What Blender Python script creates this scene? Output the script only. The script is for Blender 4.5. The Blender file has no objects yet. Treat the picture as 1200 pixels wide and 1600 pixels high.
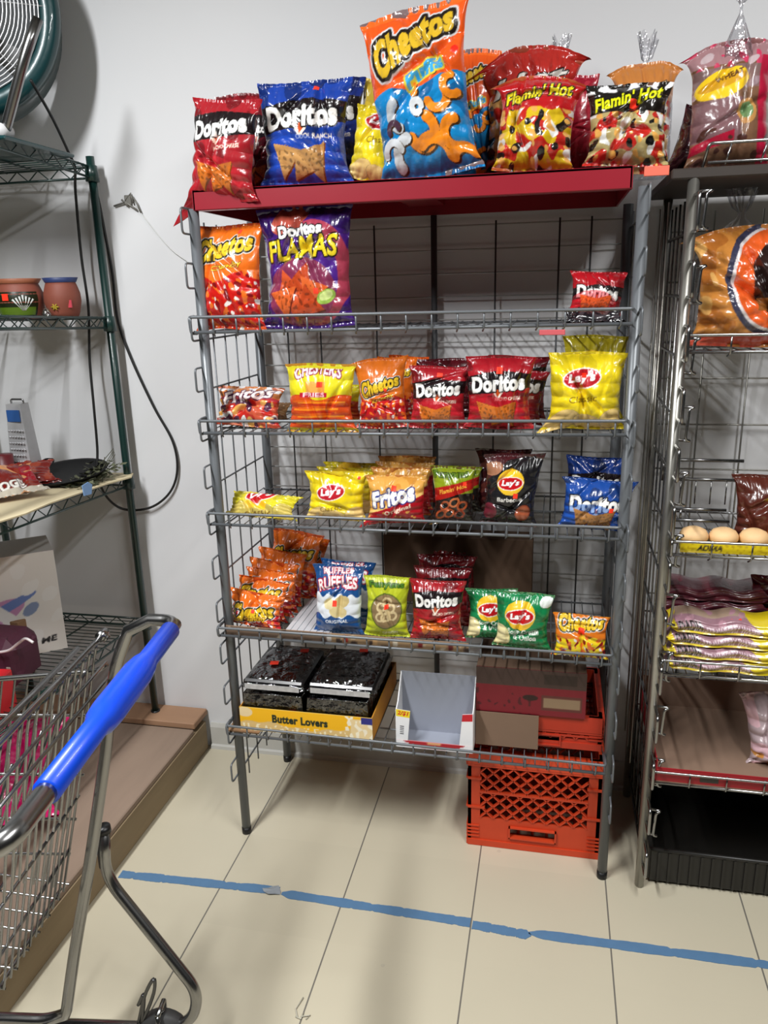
import bpy, math, random
import numpy as np
from mathutils import Vector, Matrix

# ------------------------------------------------------------------ camera, world, lights
SC = bpy.context.scene
COL = SC.collection
CAM = np.array([0.8951, -2.3562, 1.6174]); YAW, PIT, ROL, FPX = 0.217, -0.2772, -0.0262, 1212.5

def cam_axes():
    cy, sy, cp, sp = math.cos(YAW), math.sin(YAW), math.cos(PIT), math.sin(PIT)
    f = np.array([-sy*cp, cy*cp, sp]); r = np.array([cy, sy, 0.0]); u = np.cross(r, f)
    cr, sr = math.cos(ROL), math.sin(ROL)
    return r*cr + u*sr, -r*sr + u*cr, f
AX = cam_axes()
def at(px, py, X=None, Y=None, Z=None):
    d = AX[2] + (px-600)/FPX*AX[0] - (py-800)/FPX*AX[1]
    if X is not None: t = (X-CAM[0])/d[0]
    elif Y is not None: t = (Y-CAM[1])/d[1]
    else: t = (Z-CAM[2])/d[2]
    return CAM + t*d
cd = bpy.data.cameras.new('camera'); co = bpy.data.objects.new('camera', cd); COL.objects.link(co)
r_, u_, f_ = AX
co.matrix_world = Matrix(((r_[0], u_[0], -f_[0], CAM[0]), (r_[1], u_[1], -f_[1], CAM[1]), (r_[2], u_[2], -f_[2], CAM[2]), (0, 0, 0, 1)))
cd.sensor_fit = 'VERTICAL'; cd.sensor_height = 24.0; cd.lens = FPX/1600*24.0
cd.clip_start = 0.01
SC.camera = co

W_ = bpy.data.worlds.new('store_ambient'); SC.world = W_; W_.use_nodes = True
W_.node_tree.nodes['Background'].inputs[0].default_value = (0.92, 0.95, 1.0, 1)
W_.node_tree.nodes['Background'].inputs[1].default_value = 0.012

def area(name, loc, size, energy, color=(1, 1, 1), rot=(0, 0, 0)):
    l = bpy.data.lights.new(name, 'AREA'); l.shape = 'RECTANGLE'; l.size, l.size_y = size; l.energy = energy; l.color = color
    o = bpy.data.objects.new(name, l); COL.objects.link(o); o.location = loc; o.rotation_euler = rot
    return o
# ceiling fluorescent rows running front to back
area('fluorescent_light', (-0.42, -2.1, 2.93), (0.14, 1.4), 82, (0.985, 0.995, 1.0))
area('fluorescent_light', (1.65, -1.85, 2.93), (0.16, 1.3), 40, (1, 0.995, 0.985))
SC.view_settings.view_transform = 'Standard'; SC.view_settings.look = 'None'
SC.view_settings.gamma = 1; SC.view_settings.use_curve_mapping = False
SC.view_settings.exposure = 0.42

# ------------------------------------------------------------------ helpers
def lin(c):
    c = np.asarray(c, dtype=float)
    return np.where(c <= 0.04045, c/12.92, ((c+0.055)/1.055)**2.4)
def hx(s):
    return np.array([int(s[i:i+2], 16)/255 for i in (0, 2, 4)])
MATS = {}
def mat(name, col='808080', rough=0.5, metal=0.0, noise=0.0, nscale=20, bump=0.0, coat=0.0, spec=0.5, alpha=None):
    if name in MATS: return MATS[name]
    m = bpy.data.materials.new(name); m.use_nodes = True; nt = m.node_tree; b = nt.nodes['Principled BSDF']
    c = lin(hx(col)); b.inputs['Base Color'].default_value = (*c, 1)
    b.inputs['Roughness'].default_value = rough; b.inputs['Metallic'].default_value = metal
    b.inputs['Coat Weight'].default_value = coat; b.inputs['Specular IOR Level'].default_value = spec
    tc = nt.nodes.new('ShaderNodeTexCoord'); nz = nt.nodes.new('ShaderNodeTexNoise'); nz.inputs['Scale'].default_value = nscale
    nz.inputs['Detail'].default_value = 5
    nt.links.new(tc.outputs['Object'], nz.inputs['Vector'])
    if noise > 0:
        mx = nt.nodes.new('ShaderNodeMix'); mx.data_type = 'RGBA'
        mx.inputs[6].default_value = (*(c*(1-noise)), 1); mx.inputs[7].default_value = (*np.clip(c*(1+noise), 0, 1), 1)
        nt.links.new(nz.outputs['Fac'], mx.inputs[0]); nt.links.new(mx.outputs[2], b.inputs['Base Color'])
    if bump > 0:
        bp = nt.nodes.new('ShaderNodeBump'); bp.inputs['Strength'].default_value = bump; bp.inputs['Distance'].default_value = 0.01
        nt.links.new(nz.outputs['Fac'], bp.inputs['Height']); nt.links.new(bp.outputs['Normal'], b.inputs['Normal'])
    MATS[name] = m
    return m

def printed(name, rough=0.3, coat=0.3, bump=0.25, bscale=60, spec=0.5):
    """film or card whose print sits in the mesh's colour attribute"""
    if name in MATS: return MATS[name]
    m = mat(name, 'ffffff', rough, 0, 0, bscale, bump, coat, spec)
    a = m.node_tree.nodes.new('ShaderNodeAttribute'); a.attribute_name = 'Col'
    m.node_tree.links.new(a.outputs['Color'], m.node_tree.nodes['Principled BSDF'].inputs['Base Color'])
    return m
FILM = printed('printed_film', 0.24, 0.5, 0.18, 45)
FILM_M = printed('printed_film_matte', 0.34, 0.25, 0.18, 45)
CARD = printed('printed_card', 0.55, 0.0, 0.03, 60)

def clear(name, tint='ffffff', gloss=0.16, rough=0.12):
    if name in MATS: return MATS[name]
    m = bpy.data.materials.new(name); m.use_nodes = True; nt = m.node_tree
    out = nt.nodes['Material Output']; nt.nodes.remove(nt.nodes['Principled BSDF'])
    t = nt.nodes.new('ShaderNodeBsdfTransparent'); t.inputs[0].default_value = (*lin(hx(tint)), 1)
    g = nt.nodes.new('ShaderNodeBsdfGlossy'); g.inputs['Roughness'].default_value = rough; g.inputs['Color'].default_value = (.95, .95, .97, 1)
    fr = nt.nodes.new('ShaderNodeLayerWeight'); fr.inputs['Blend'].default_value = 0.35
    ma = nt.nodes.new('ShaderNodeMath'); ma.operation = 'MULTIPLY_ADD'; ma.inputs[1].default_value = 0.5; ma.inputs[2].default_value = gloss
    tc = nt.nodes.new('ShaderNodeTexCoord'); nz = nt.nodes.new('ShaderNodeTexNoise'); nz.inputs['Scale'].default_value = 30; nz.inputs['Detail'].default_value = 3
    bp = nt.nodes.new('ShaderNodeBump'); bp.inputs['Strength'].default_value = 0.8; bp.inputs['Distance'].default_value = 0.02
    mx = nt.nodes.new('ShaderNodeMixShader')
    nt.links.new(tc.outputs['Object'], nz.inputs['Vector']); nt.links.new(nz.outputs['Fac'], bp.inputs['Height']); nt.links.new(bp.outputs['Normal'], g.inputs['Normal'])
    nt.links.new(fr.outputs['Fresnel'], ma.inputs[0]); nt.links.new(ma.outputs[0], mx.inputs[0])
    nt.links.new(t.outputs[0], mx.inputs[1]); nt.links.new(g.outputs[0], mx.inputs[2]); nt.links.new(mx.outputs[0], out.inputs['Surface'])
    MATS[name] = m
    return m

class MB:
    """collects boxes, tubes, lathes and sheets; build() links them as one mesh object"""
    def __init__(s): s.v = []; s.f = []; s.mi = []; s.sm = []
    def add(s, v, f, mi=0, smooth=False):
        n = len(s.v); s.v.extend([tuple(float(c) for c in p) for p in v]); s.f.extend([tuple(i+n for i in q) for q in f])
        s.mi.extend([mi]*len(f)); s.sm.extend([smooth]*len(f)); return s
    def box(s, c, d, mi=0, rot=None, bev=0.0):
        hx_, hy, hz = [q/2 for q in d]; v = []; f = []
        b = min(bev, hx_*.9, hy*.9, hz*.9)
        if b <= 0:
            v = [(x, y, z) for x in (-hx_, hx_) for y in (-hy, hy) for z in (-hz, hz)]
            f = [(0, 1, 3, 2), (4, 6, 7, 5), (0, 4, 5, 1), (2, 3, 7, 6), (0, 2, 6, 4), (1, 5, 7, 3)]
        else:   # bevelled box : 24 verts
            idx = {}
            for sx in (-1, 1):
                for sy in (-1, 1):
                    for sz in (-1, 1):
                        for a in range(3):
                            p = [sx*(hx_-b), sy*(hy-b), sz*(hz-b)]; p[a] += (sx, sy, sz)[a]*b
                            idx[(sx, sy, sz, a)] = len(v); v.append(tuple(p))
            g = lambda x, y, z, a: idx[(x, y, z, a)]
            for sg in (-1, 1):
                f.append((g(sg, -1, -1, 0), g(sg, 1, -1, 0), g(sg, 1, 1, 0), g(sg, -1, 1, 0)))
                f.append((g(-1, sg, -1, 1), g(1, sg, -1, 1), g(1, sg, 1, 1), g(-1, sg, 1, 1)))
                f.append((g(-1, -1, sg, 2), g(1, -1, sg, 2), g(1, 1, sg, 2), g(-1, 1, sg, 2)))
            for p in (-1, 1):
                for q in (-1, 1):
                    f.append((g(-1, p, q, 1), g(1, p, q, 1), g(1, p, q, 2), g(-1, p, q, 2)))
                    f.append((g(p, -1, q, 0), g(p, 1, q, 0), g(p, 1, q, 2), g(p, -1, q, 2)))
                    f.append((g(p, q, -1, 0), g(p, q, 1, 0), g(p, q, 1, 1), g(p, q, -1, 1)))
                    for r in (-1, 1): f.append((g(p, q, r, 0), g(p, q, r, 1), g(p, q, r, 2)))
        if rot is not None:
            v = [tuple(rot @ Vector(p)) for p in v]
        return s.add([(p[0]+c[0], p[1]+c[1], p[2]+c[2]) for p in v], f, mi)
    def tube(s, pts, r, n=8, mi=0, closed=False, caps=True):
        P = [Vector([float(c) for c in p]) for p in pts]; m = len(P); v = []; f = []
        R = r if hasattr(r, '__len__') else [r]*m
        up = None
        for i, p in enumerate(P):
            if closed: t = (P[(i+1) % m]-P[i-1])
            else: t = (P[min(i+1, m-1)]-P[max(i-1, 0)])
            t.normalize()
            if up is None: up = Vector((0, 0, 1)) if abs(t.z) < .9 else Vector((1, 0, 0))
            a = up - t*up.dot(t)
            if a.length < 1e-4: a = t.orthogonal()
            a.normalize(); up = a; b = t.cross(a)
            for k in range(n):
                q = 2*math.pi*k/n; v.append(p + (a*math.cos(q)+b*math.sin(q))*R[i])
        for i in range(m if closed else m-1):
            j = (i+1) % m
            for k in range(n): f.append((i*n+k, i*n+(k+1) % n, j*n+(k+1) % n, j*n+k))
        if caps and not closed: f.append(tuple(range(n-1, -1, -1))); f.append(tuple((m-1)*n+k for k in range(n)))
        return s.add(v, f, mi, True)
    def lathe(s, prof, c, n=32, mi=0, mf=None):
        v = []; f = []
        for r, z in prof:
            for k in range(n):
                q = 2*math.pi*k/n; v.append((c[0]+r*math.cos(q), c[1]+r*math.sin(q), c[2]+z))
        for i in range(len(prof)-1):
            for k in range(n): f.append((i*n+k, i*n+(k+1) % n, (i+1)*n+(k+1) % n, (i+1)*n+k))
        s.add(v, f, mi, True)
        if mf:
            for i in range(len(prof)-1):
                if mf(i) is not None:
                    for k in range(n): s.mi[len(s.mi)-len(f)+i*n+k] = mf(i)
        return s
    def prism(s, poly, z0, z1, mi=0, frame=None):
        """poly in (a,b), extruded along c ; frame maps (a,b,c) -> xyz"""
        fr = frame or (lambda a, b, c: (a, b, c)); n = len(poly)
        v = [fr(a, b, z0) for a, b in poly]+[fr(a, b, z1) for a, b in poly]
        f = [tuple(range(n-1, -1, -1)), tuple(range(n, 2*n))]+[(i, (i+1) % n, n+(i+1) % n, n+i) for i in range(n)]
        return s.add(v, f, mi)
    def build(s, name, mats, parent=None):
        me = bpy.data.meshes.new(name); me.from_pydata(s.v, [], s.f)
        if not isinstance(mats, (list, tuple)): mats = [mats]
        for m in mats: me.materials.append(m)
        me.polygons.foreach_set('material_index', s.mi); me.polygons.foreach_set('use_smooth', s.sm); me.update()
        o = bpy.data.objects.new(name, me); COL.objects.link(o)
        if parent: o.parent = parent; o.matrix_parent_inverse = parent.matrix_basis.inverted()
        return o
def tag(o, label=None, cat=None, group=None, kind=None):
    if label: o['label'] = label
    if cat: o['category'] = cat
    if group: o['group'] = group
    if kind: o['kind'] = kind
    return o
def empty(name, loc, label, cat, group=None):
    o = bpy.data.objects.new(name, None); COL.objects.link(o); o.location = [float(c) for c in loc]; o.empty_display_size = .05
    return tag(o, label, cat, group)
def arc(p0, p1, p2, n=6):
    p0, p1, p2 = map(np.array, (p0, p1, p2)); return [tuple((1-t)**2*p0+2*t*(1-t)*p1+t*t*p2) for t in np.linspace(0, 1, n)]
def rounded(pts, r, n=6):
    """polyline with its corners rounded by radius r"""
    P = [np.array(p, dtype=float) for p in pts]; out = [P[0]]
    for i in range(1, len(P)-1):
        a, b, c = P[i-1], P[i], P[i+1]; da, dc = np.linalg.norm(a-b), np.linalg.norm(c-b); q = min(r, da*.49, dc*.49)
        out += [np.array(t) for t in arc(b+(a-b)/da*q, b, b+(c-b)/dc*q, n)]
    return out+[P[-1]]

# ------------------------------------------------------------------ print artwork (drawn as arrays, stored as colour attributes)
_TC = {}
def text_tris(s, bold=0.02, shear=0.0):
    k = (s, bold, shear)
    if k in _TC: return _TC[k]
    cu = bpy.data.curves.new('lettering', 'FONT'); cu.body = s; cu.offset = bold; cu.shear = shear; cu.resolution_u = 3; cu.space_character = 1.0+bold*1.5
    o = bpy.data.objects.new('lettering', cu); COL.objects.link(o)
    bpy.context.view_layer.update()
    me = o.evaluated_get(bpy.context.evaluated_depsgraph_get()).to_mesh()
    me.calc_loop_triangles()
    V = np.array([v.co[:2] for v in me.vertices]); T = np.array([t.vertices[:] for t in me.loop_triangles])
    bpy.data.objects.remove(o); bpy.data.curves.remove(cu)
    V = (V-V.min(0))/(V.max(0)-V.min(0)); _TC[k] = V[T]
    return _TC[k]
def dil(m, r):
    out = m.copy(); r = int(round(r))
    for dx in range(-r, r+1):
        for dy in range(-r, r+1):
            if dx*dx+dy*dy <= r*r+.5 and (dx or dy): out = np.maximum(out, np.roll(np.roll(m, dy, 0), dx, 1))
    return out
class Art:
    def __init__(s, w, h, base, seed=1, W=260):
        s.W = W; s.H = max(40, int(W*h/w)); s.asp = h/w
        s.a = np.ones((s.H, s.W, 3))*hx(base); s.rng = np.random.RandomState(seed)
        yy, xx = np.mgrid[0:s.H, 0:s.W]; s.u = (xx+.5)/s.W; s.v = 1-(yy+.5)/s.H
    def put(s, m, c, op=1.0):
        c = hx(c) if isinstance(c, str) else c
        m = (m.astype(float)*op)[..., None]; s.a = s.a*(1-m)+c*m; return s
    def rect(s, u0, v0, u1, v1, c): return s.put((s.u >= u0) & (s.u <= u1) & (s.v >= v0) & (s.v <= v1), c)
    def loc(s, cu, cv, rot):
        x = (s.u-cu); y = (s.v-cv)*s.asp; q = math.radians(rot); return x*math.cos(q)+y*math.sin(q), -x*math.sin(q)+y*math.cos(q)
    def ell(s, cu, cv, ru, rv, c, rot=0, ring=0):
        x, y = s.loc(cu, cv, rot); d = (x/ru)**2+(y/rv)**2
        m = d <= 1
        if ring: m &= (x/(ru-ring))**2+(y/(rv-ring))**2 >= 1
        return s.put(m, c)
    def poly(s, pts, c):
        inside = np.zeros(s.u.shape, bool); n = len(pts)
        for i in range(n):
            (x0, y0), (x1, y1) = pts[i], pts[(i+1) % n]
            if y0 == y1: continue
            inside ^= ((y0 > s.v) != (y1 > s.v)) & (s.u < (x1-x0)*(s.v-y0)/(y1-y0)+x0)
        return s.put(inside, c)
    def noise(s, sc, seed=0):
        r = np.random.RandomState(seed+7); n = np.zeros(s.u.shape)
        for k in range(10):
            t = r.uniform(0, 6.28); f = sc*r.uniform(.6, 1.6); n += np.sin((s.u*math.cos(t)+s.v*s.asp*math.sin(t))*f*6.28+r.uniform(0, 6.28))
        return n/3.2
    def blobs(s, c, sc, thr, mask=None, seed=0, op=1.0):
        m = s.noise(sc, seed) > thr
        if mask is not None: m &= mask
        return s.put(m, c, op)
    def chip(s, cu, cv, r, c, rot=0, dark='7a3b10'):
        p = []
        for k in range(3):
            q = math.radians(rot+120*k+90); p.append((cu+r*math.cos(q), cv+r*math.sin(q)/s.asp))
        s.poly([(x+.015, y-.012) for x, y in p], dark); s.poly(p, c)
        x, y = s.loc(cu, cv, 0); s.blobs(hx(c)*.72, 14, .5, (x*x+y*y < (r*.55)**2), int(cu*97+cv*31))
        return s
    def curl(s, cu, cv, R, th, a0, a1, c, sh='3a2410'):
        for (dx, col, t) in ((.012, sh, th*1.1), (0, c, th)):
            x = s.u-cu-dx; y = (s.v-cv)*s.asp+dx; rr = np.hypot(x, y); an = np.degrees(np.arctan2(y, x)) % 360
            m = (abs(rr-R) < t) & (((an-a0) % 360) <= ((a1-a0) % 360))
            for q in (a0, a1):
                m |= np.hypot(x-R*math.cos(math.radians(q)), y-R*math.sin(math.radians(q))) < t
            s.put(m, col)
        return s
    def text(s, t, cu, cv, w, h, c, rot=0, out=(), shear=0.0, bold=0.03, arch=0.0, grow=0.0, SS=2):
        """w,h as fractions of the width; out = [(colour, radius px)...] outermost first"""
        T = text_tris(t, bold, shear).copy(); x = (T[..., 0]-.5); y = (T[..., 1]-.5)
        y = y*(1+grow*x)*h + arch*(0.25-x*x); x = x*w
        q = math.radians(rot); X = (cu+x*math.cos(q)-y*math.sin(q))*s.W*SS; Y = ((1-cv)*s.H-(x*math.sin(q)+y*math.cos(q))*s.W)*SS
        m = np.zeros((s.H*SS, s.W*SS))
        for k in range(len(X)):
            a, b = X[k], Y[k]; x0, x1 = int(max(0, a.min())), int(min(m.shape[1]-1, a.max()+1)); y0, y1 = int(max(0, b.min())), int(min(m.shape[0]-1, b.max()+1))
            if x1 < x0 or y1 < y0: continue
            gy, gx = np.mgrid[y0:y1+1, x0:x1+1]; gx = gx+.5; gy = gy+.5
            d = (b[1]-b[2])*(a[0]-a[2])+(a[2]-a[1])*(b[0]-b[2])
            if abs(d) < 1e-9: continue
            l0 = ((b[1]-b[2])*(gx-a[2])+(a[2]-a[1])*(gy-b[2]))/d; l1 = ((b[2]-b[0])*(gx-a[2])+(a[0]-a[2])*(gy-b[2]))/d
            m[y0:y1+1, x0:x1+1][(l0 >= -.01) & (l1 >= -.01) & (l0+l1 <= 1.01)] = 1
        m = m.reshape(s.H, SS, s.W, SS).mean((1, 3))
        for col, r in out: s.put(dil(m, r*s.W/260), col)
        return s.put(m, c)
    def seal(s, c=None, c2=None, n=.04):
        if c: s.rect(0, 1-n, 1, 1, c)
        if c2 or c: s.rect(0, 0, 1, n, c2 or c)
        return s
    def sample(s, u, v):
        x = np.clip(u*s.W-.5, 0, s.W-1.001); y = np.clip((1-v)*s.H-.5, 0, s.H-1.001); i = x.astype(int); j = y.astype(int); fx = (x-i)[..., None]; fy = (y-j)[..., None]
        A = s.a; return (A[j, i]*(1-fx)+A[j, i+1]*fx)*(1-fy)+(A[j+1, i]*(1-fx)+A[j+1, i+1]*fx)*fy

def a_doritos(w, h, base='9d1620', band='1a1114', sub='NACHO CHEESE', chip='d9762a', rot=4, seed=1, ly=.66, word='Doritos'):
    A = Art(w, h, base, seed)
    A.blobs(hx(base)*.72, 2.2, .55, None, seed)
    A.poly([(0, ly-.13), (.45, ly-.10), (1, ly-.02), (1, ly+.17), (.5, ly+.20), (0, ly+.12)], band)
    A.poly([(.40, ly-.05), (.62, ly-.05), (.50, ly-.20)], 'f0e6d8'); A.poly([(.44, ly-.05), (.585, ly-.05), (.50, ly-.155)], 'c8501c')
    A.text(word, .5, ly+.03, .84, .235, 'f4f2ee', rot, [('0a0a0c', 4)], 0.0, .055)
    A.text(sub, .66, ly-.17, .42, .05, 'f3e3d0', rot)
    x, y = A.loc(.42, .22, 0); A.put((x/.5)**2+(y/.24)**2 < 1, hx(base)*1.25, .5)
    A.chip(.30, .25, .21, chip, 168); A.chip(.64, .24, .22, np_hex(hx(chip)*.92), 196); A.chip(.48, .16, .15, chip, 20)
    return A
def np_hex(c):
    c = np.clip(np.asarray(c), 0, 1); return ''.join('%02x' % int(round(x*255)) for x in c)
def a_flamas(w, h):
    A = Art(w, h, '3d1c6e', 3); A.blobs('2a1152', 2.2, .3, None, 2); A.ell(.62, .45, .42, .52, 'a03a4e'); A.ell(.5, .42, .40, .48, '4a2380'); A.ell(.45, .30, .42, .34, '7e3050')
    A.ell(.36, .90, .24, .13, 'a84a3c', 30)
    A.text('Doritos', .47, .795, .50, .13, 'f4f2ee', 4, [('0a0a0c', 3)], 0, .05)
    A.text('FLAMAS', .48, .655, .84, .22, 'e3c92a', 3, [('14100e', 4)], .1, .03, grow=.1)
    for i, (x, y, r) in enumerate([(.30, .33, 20), (.48, .38, -20), (.60, .30, 40), (.40, .22, 180), (.55, .2, 10), (.25, .24, 70)]): A.chip(x, y, .2, ['c8512a', 'b5431f', 'd2602c'][i % 3], r, '5c1c14')
    A.ell(.76, .25, .11, .07, '8fb04a', 20); A.ell(.76, .26, .08, .045, 'c9d98a', 20)
    return A
def cheet(A, cx, cy, w, h, rot, ):
    A.text('Cheetos', cx, cy, w, h, 'e2bb2a', rot, [('dcdcdc', 9), ('17120f', 6)], .25, .05, grow=-.35)
def a_cheetos(w, h, sub='Crunchy', seed=1, top='df6a1c', bot='b3141c', split=.44, rot=10, ly=.74):
    A = Art(w, h, top, seed); m = A.v < split+.05*np.sin(A.u*7+seed)
    A.put(m, bot); A.blobs('e06a20', 6, .45, m, seed); A.blobs('e8e2dc', 7, 1.0, m, seed+3); A.blobs('7c0e14', 6, .8, m, seed+5)
    cheet(A, .5, ly, .86, .27, rot)
    if sub: A.text(sub, .56, ly-.19, .5, .09, 'e8c030', rot, [('5a1408', 2)], .2)
    return A
def a_puffs(w, h):
    A = Art(w, h, 'e8591c', 5, 300); m = A.v < .50+.06*A.u+.03*np.sin(A.u*9); A.put(m, '1583c4')
    A.put(A.v > .955, 'ef6a24')
    A.blobs('0d5f98', 3, .5, m, 4)
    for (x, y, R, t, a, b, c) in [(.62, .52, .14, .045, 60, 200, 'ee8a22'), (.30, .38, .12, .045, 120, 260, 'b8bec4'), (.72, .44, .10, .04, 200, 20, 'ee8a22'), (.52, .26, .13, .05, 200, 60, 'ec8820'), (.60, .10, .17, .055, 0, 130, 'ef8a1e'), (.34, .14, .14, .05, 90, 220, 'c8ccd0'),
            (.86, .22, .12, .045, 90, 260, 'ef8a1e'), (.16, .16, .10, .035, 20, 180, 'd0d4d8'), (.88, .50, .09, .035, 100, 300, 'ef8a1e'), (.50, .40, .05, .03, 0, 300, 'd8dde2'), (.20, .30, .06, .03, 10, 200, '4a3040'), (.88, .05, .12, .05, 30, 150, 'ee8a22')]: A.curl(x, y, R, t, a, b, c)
    A.text('Cheetos', .50, .80, .86, .30, 'd8b02a', 19, [('d9d9dc', 13), ('201814', 9)], .25, .055, grow=-.5, arch=.1)
    A.text('Puffs', .60, .60, .42, .13, '3aa6dc', 22, [('d8c83a', 5)], .2, .05)
    A.ell(.93, .70, .035, .035, 'ff2a1a')
    return A
def lays(A, cx, cy, w, c='c0141c', rot=6):
    A.ell(cx, cy+.015, w*.56, w*.50, 'f0c22c', rot); A.ell(cx, cy, w*.54, w*.27, 'f2e9dc', rot); A.ell(cx, cy, w*.50, w*.235, c, rot)
    A.text("Lay's", cx, cy, w*.74, w*.27, 'ffffff', rot, [('8a0c12', 1)], .15, .05)
def a_lays(w, h, base='ecd21e', sub='Classic', subc='6a4a18', chip='e2c27a', cy=.62, seed=1, W=.5, cx=.44):
    A = Art(w, h, base, seed); A.blobs(hx(base)*.88, 2.5, .4, None, seed)
    m = A.v < .26+.08*np.sin(A.u*5+seed)
    if chip:
        for (x, y, a, b, r) in [(.2, .12, .22, .13, 20), (.55, .08, .24, .12, -15), (.85, .14, .18, .12, 30)]: A.ell(x, y, a, b, hx(chip)*.8, r); A.ell(x, y+.01, a*.93, b*.9, chip, r)
    if base == 'ecd21e': A.ell(cx, cy, W*.54, W*.27, 'f2e9dc', 6); A.ell(cx, cy, W*.50, W*.235, 'b8202c', 6); A.text("Lay's", cx, cy, W*.76, W*.30, 'ffffff', 6, [], .15, .05)
    else: lays(A, cx, cy, W)
    A.text(sub, cx+.02, cy-.26/A.asp, .40, .08, subc, 6, [], .1, .0)
    return A
def a_bbq(w, h):
    A = Art(w, h, '1c1b1e', 4); A.poly([(0, .62), (.4, .92), (1, 1), (0, 1)], '4a1a20'); A.ell(.12, .80, .2, .12, 'b07a5c', 20)
    lays(A, .48, .62, .46); A.text('Barbecue', .5, .40, .5, .08, 'd8d4cc', 4); A.ell(.78, .22, .16, .14, '8a4028', 50); A.ell(.78, .22, .14, .12, 'a8583a', 50); A.ell(.12, .2, .14, .16, '6a2430', 20); A.put(A.v < .06, '0e0e10')
    return A
def a_green(w, h):
    A = Art(w, h, '17804a', 4); A.blobs('106a3a', 2.5, .4, None, 3); lays(A, .45, .62, .52); A.text('Sour Cream', .52, .36, .62, .10, 'f2f2ea', 3, [], .1); A.text('& Onion', .55, .26, .45, .10, 'f2f2ea', 3, [], .1)
    A.ell(.10, .22, .16, .24, 'd9c98a', 15); A.ell(.10, .23, .14, .22, 'e8dca6', 15); A.ell(.9, .88, .12, .1, 'dfe6e0')
    return A
def a_fritos(w, h):
    A = Art(w, h, 'd8a04c', 5); A.blobs('c98a38', 3, .4, None, 2); A.poly([(0, 0), (1, 0), (1, .62), (0, .22)], 'a81420'); A.poly([(0, .22), (1, .62), (1, .68), (0, .27)], 'e8c070')
    A.text('Fritos', .46, .60, .80, .28, 'f6f2ea', 12, [('1f2f7c', 5)], .1, .05, grow=.2); A.blobs('d9a048', 9, 1.1, A.v < .3, 4); A.text('Original', .56, .32, .5, .09, 'f2e2c8', 16)
    return A
def a_funyuns(w, h, hot=False):
    if not hot:
        A = Art(w, h, 'b8c22a', 5); A.blobs('a3ae1e', 3, .5, None, 1); A.ell(.52, .45, .40, .40, '5b6a24'); A.ell(.52, .45, .37, .37, '8a7350')
        for (x, y) in [(.40, .52), (.62, .50), (.52, .36), (.38, .36), (.68, .38), (.54, .60)]: A.ell(x, y, .13, .11, 'cdb98c', 20, .05)
        A.text('Funyuns', .5, .86, .80, .17, '4a7a1e', 2, [('20380e', 3)], 0, .03); A.text('ONION', .6, .09, .36, .07, 'eef0d0', 2)
    else:
        A = Art(w, h, '1b1613', 5); A.put(A.v > .55+.0*A.u, '86961c'); A.poly([(0, .62), (1, .80), (1, .62), (0, .40)], 'a81c16'); A.text('Funyuns', .46, .86, .84, .20, '5a7a1a', 3, [('12240a', 3)], 0, .04)
        A.text("Flamin' Hot", .5, .63, .72, .10, 'e8b040', 14, [], .2, .03)
        for (x, y, c) in [(.3, .34, 'a8502c'), (.55, .40, 'c06a3c'), (.75, .34, 'a24a26'), (.42, .2, 'b85a30'), (.68, .18, '8e3a20'), (.2, .18, 'a04a28')]: A.ell(x, y, .14, .11, c, 30, .05)
    return A
def a_ruffles(w, h):
    A = Art(w, h, '1d4c86', 5); A.put((A.v < .60+.03*np.sin(A.u*25)) & (A.v > .30+.03*np.sin(A.u*18)), 'dfe4ea')
    A.ell(.62, .52, .17, .12, 'c9b47c', 20); A.ell(.55, .38, .2, .12, 'd6c48e', -10); A.ell(.34, .48, .12, .10, 'e2d4a4', 10)
    A.text('RUFFLES', .5, .74, .84, .22, 'f4eeee', 5, [('b0182c', 5)], 0, .03, arch=.25); A.text('RUFFLES', .5, .93, .6, .10, 'e8e0e4', 4, [('b0182c', 3)]); A.text('ORIGINAL', .52, .235, .5, .07, 'f0f2f6', 2)
    return A
def a_chester(w, h, seed=1):
    A = Art(w, h, 'dcd024', seed); m = A.v < .52+.04*np.sin(A.u*9); A.put(m, 'c8481a')
    for k in range(14): x, y = A.loc(.5, .04+.034*k, 4*math.sin(k*2.1)); A.put((abs(y) < .014) & m & (abs(x+.1*math.sin(k)) < .38), ['e8861e', 'd8601a', 'b8301a'][k % 3])
    A.text("CHESTER'S", .48, .86, .70, .17, 'f4e4ec', 2, [('8a1c3a', 4)], 0, .03, arch=.3); A.rect(.30, .58, .62, .74, 'e8a24c'); A.rect(.22, .52, .66, .59, 'b81c34'); A.text('FRIES', .44, .555, .34, .06, 'f6dce2', 0); A.seal('d8ce26', 'd0c83a', .07)
    return A
def a_mix(w, h, base='b0161c', alt='d8cc1e', word="Flamin' Hot", wc='e8d81c', seed=3, dark='1a1412', wy=.72, top=None):
    A = Art(w, h, base, seed); m = A.v < .62
    A.put(m, alt, .85); A.blobs('b8241c', 3.5, .1, m, seed); A.blobs('e2e2e0', 4, .75, m, seed+1); A.blobs(dark, 4.5, .7, m, seed+2); A.blobs('d8a050', 5, .8, m, seed+4)
    if top: A.put(A.v > wy-.02, top); A.blobs('e8e8ea', 6, .3, A.v > wy+.08, seed+6)
    if word: A.text(word, .48, wy, .88, .17, wc, 10, [(dark, 4)], .3, .03)
    return A
def a_plain(w, h, base, c2=None, seed=1, sc=4, thr=.3):
    A = Art(w, h, base, seed, 120)
    if c2: A.blobs(c2, sc, thr, None, seed)
    return A

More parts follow.
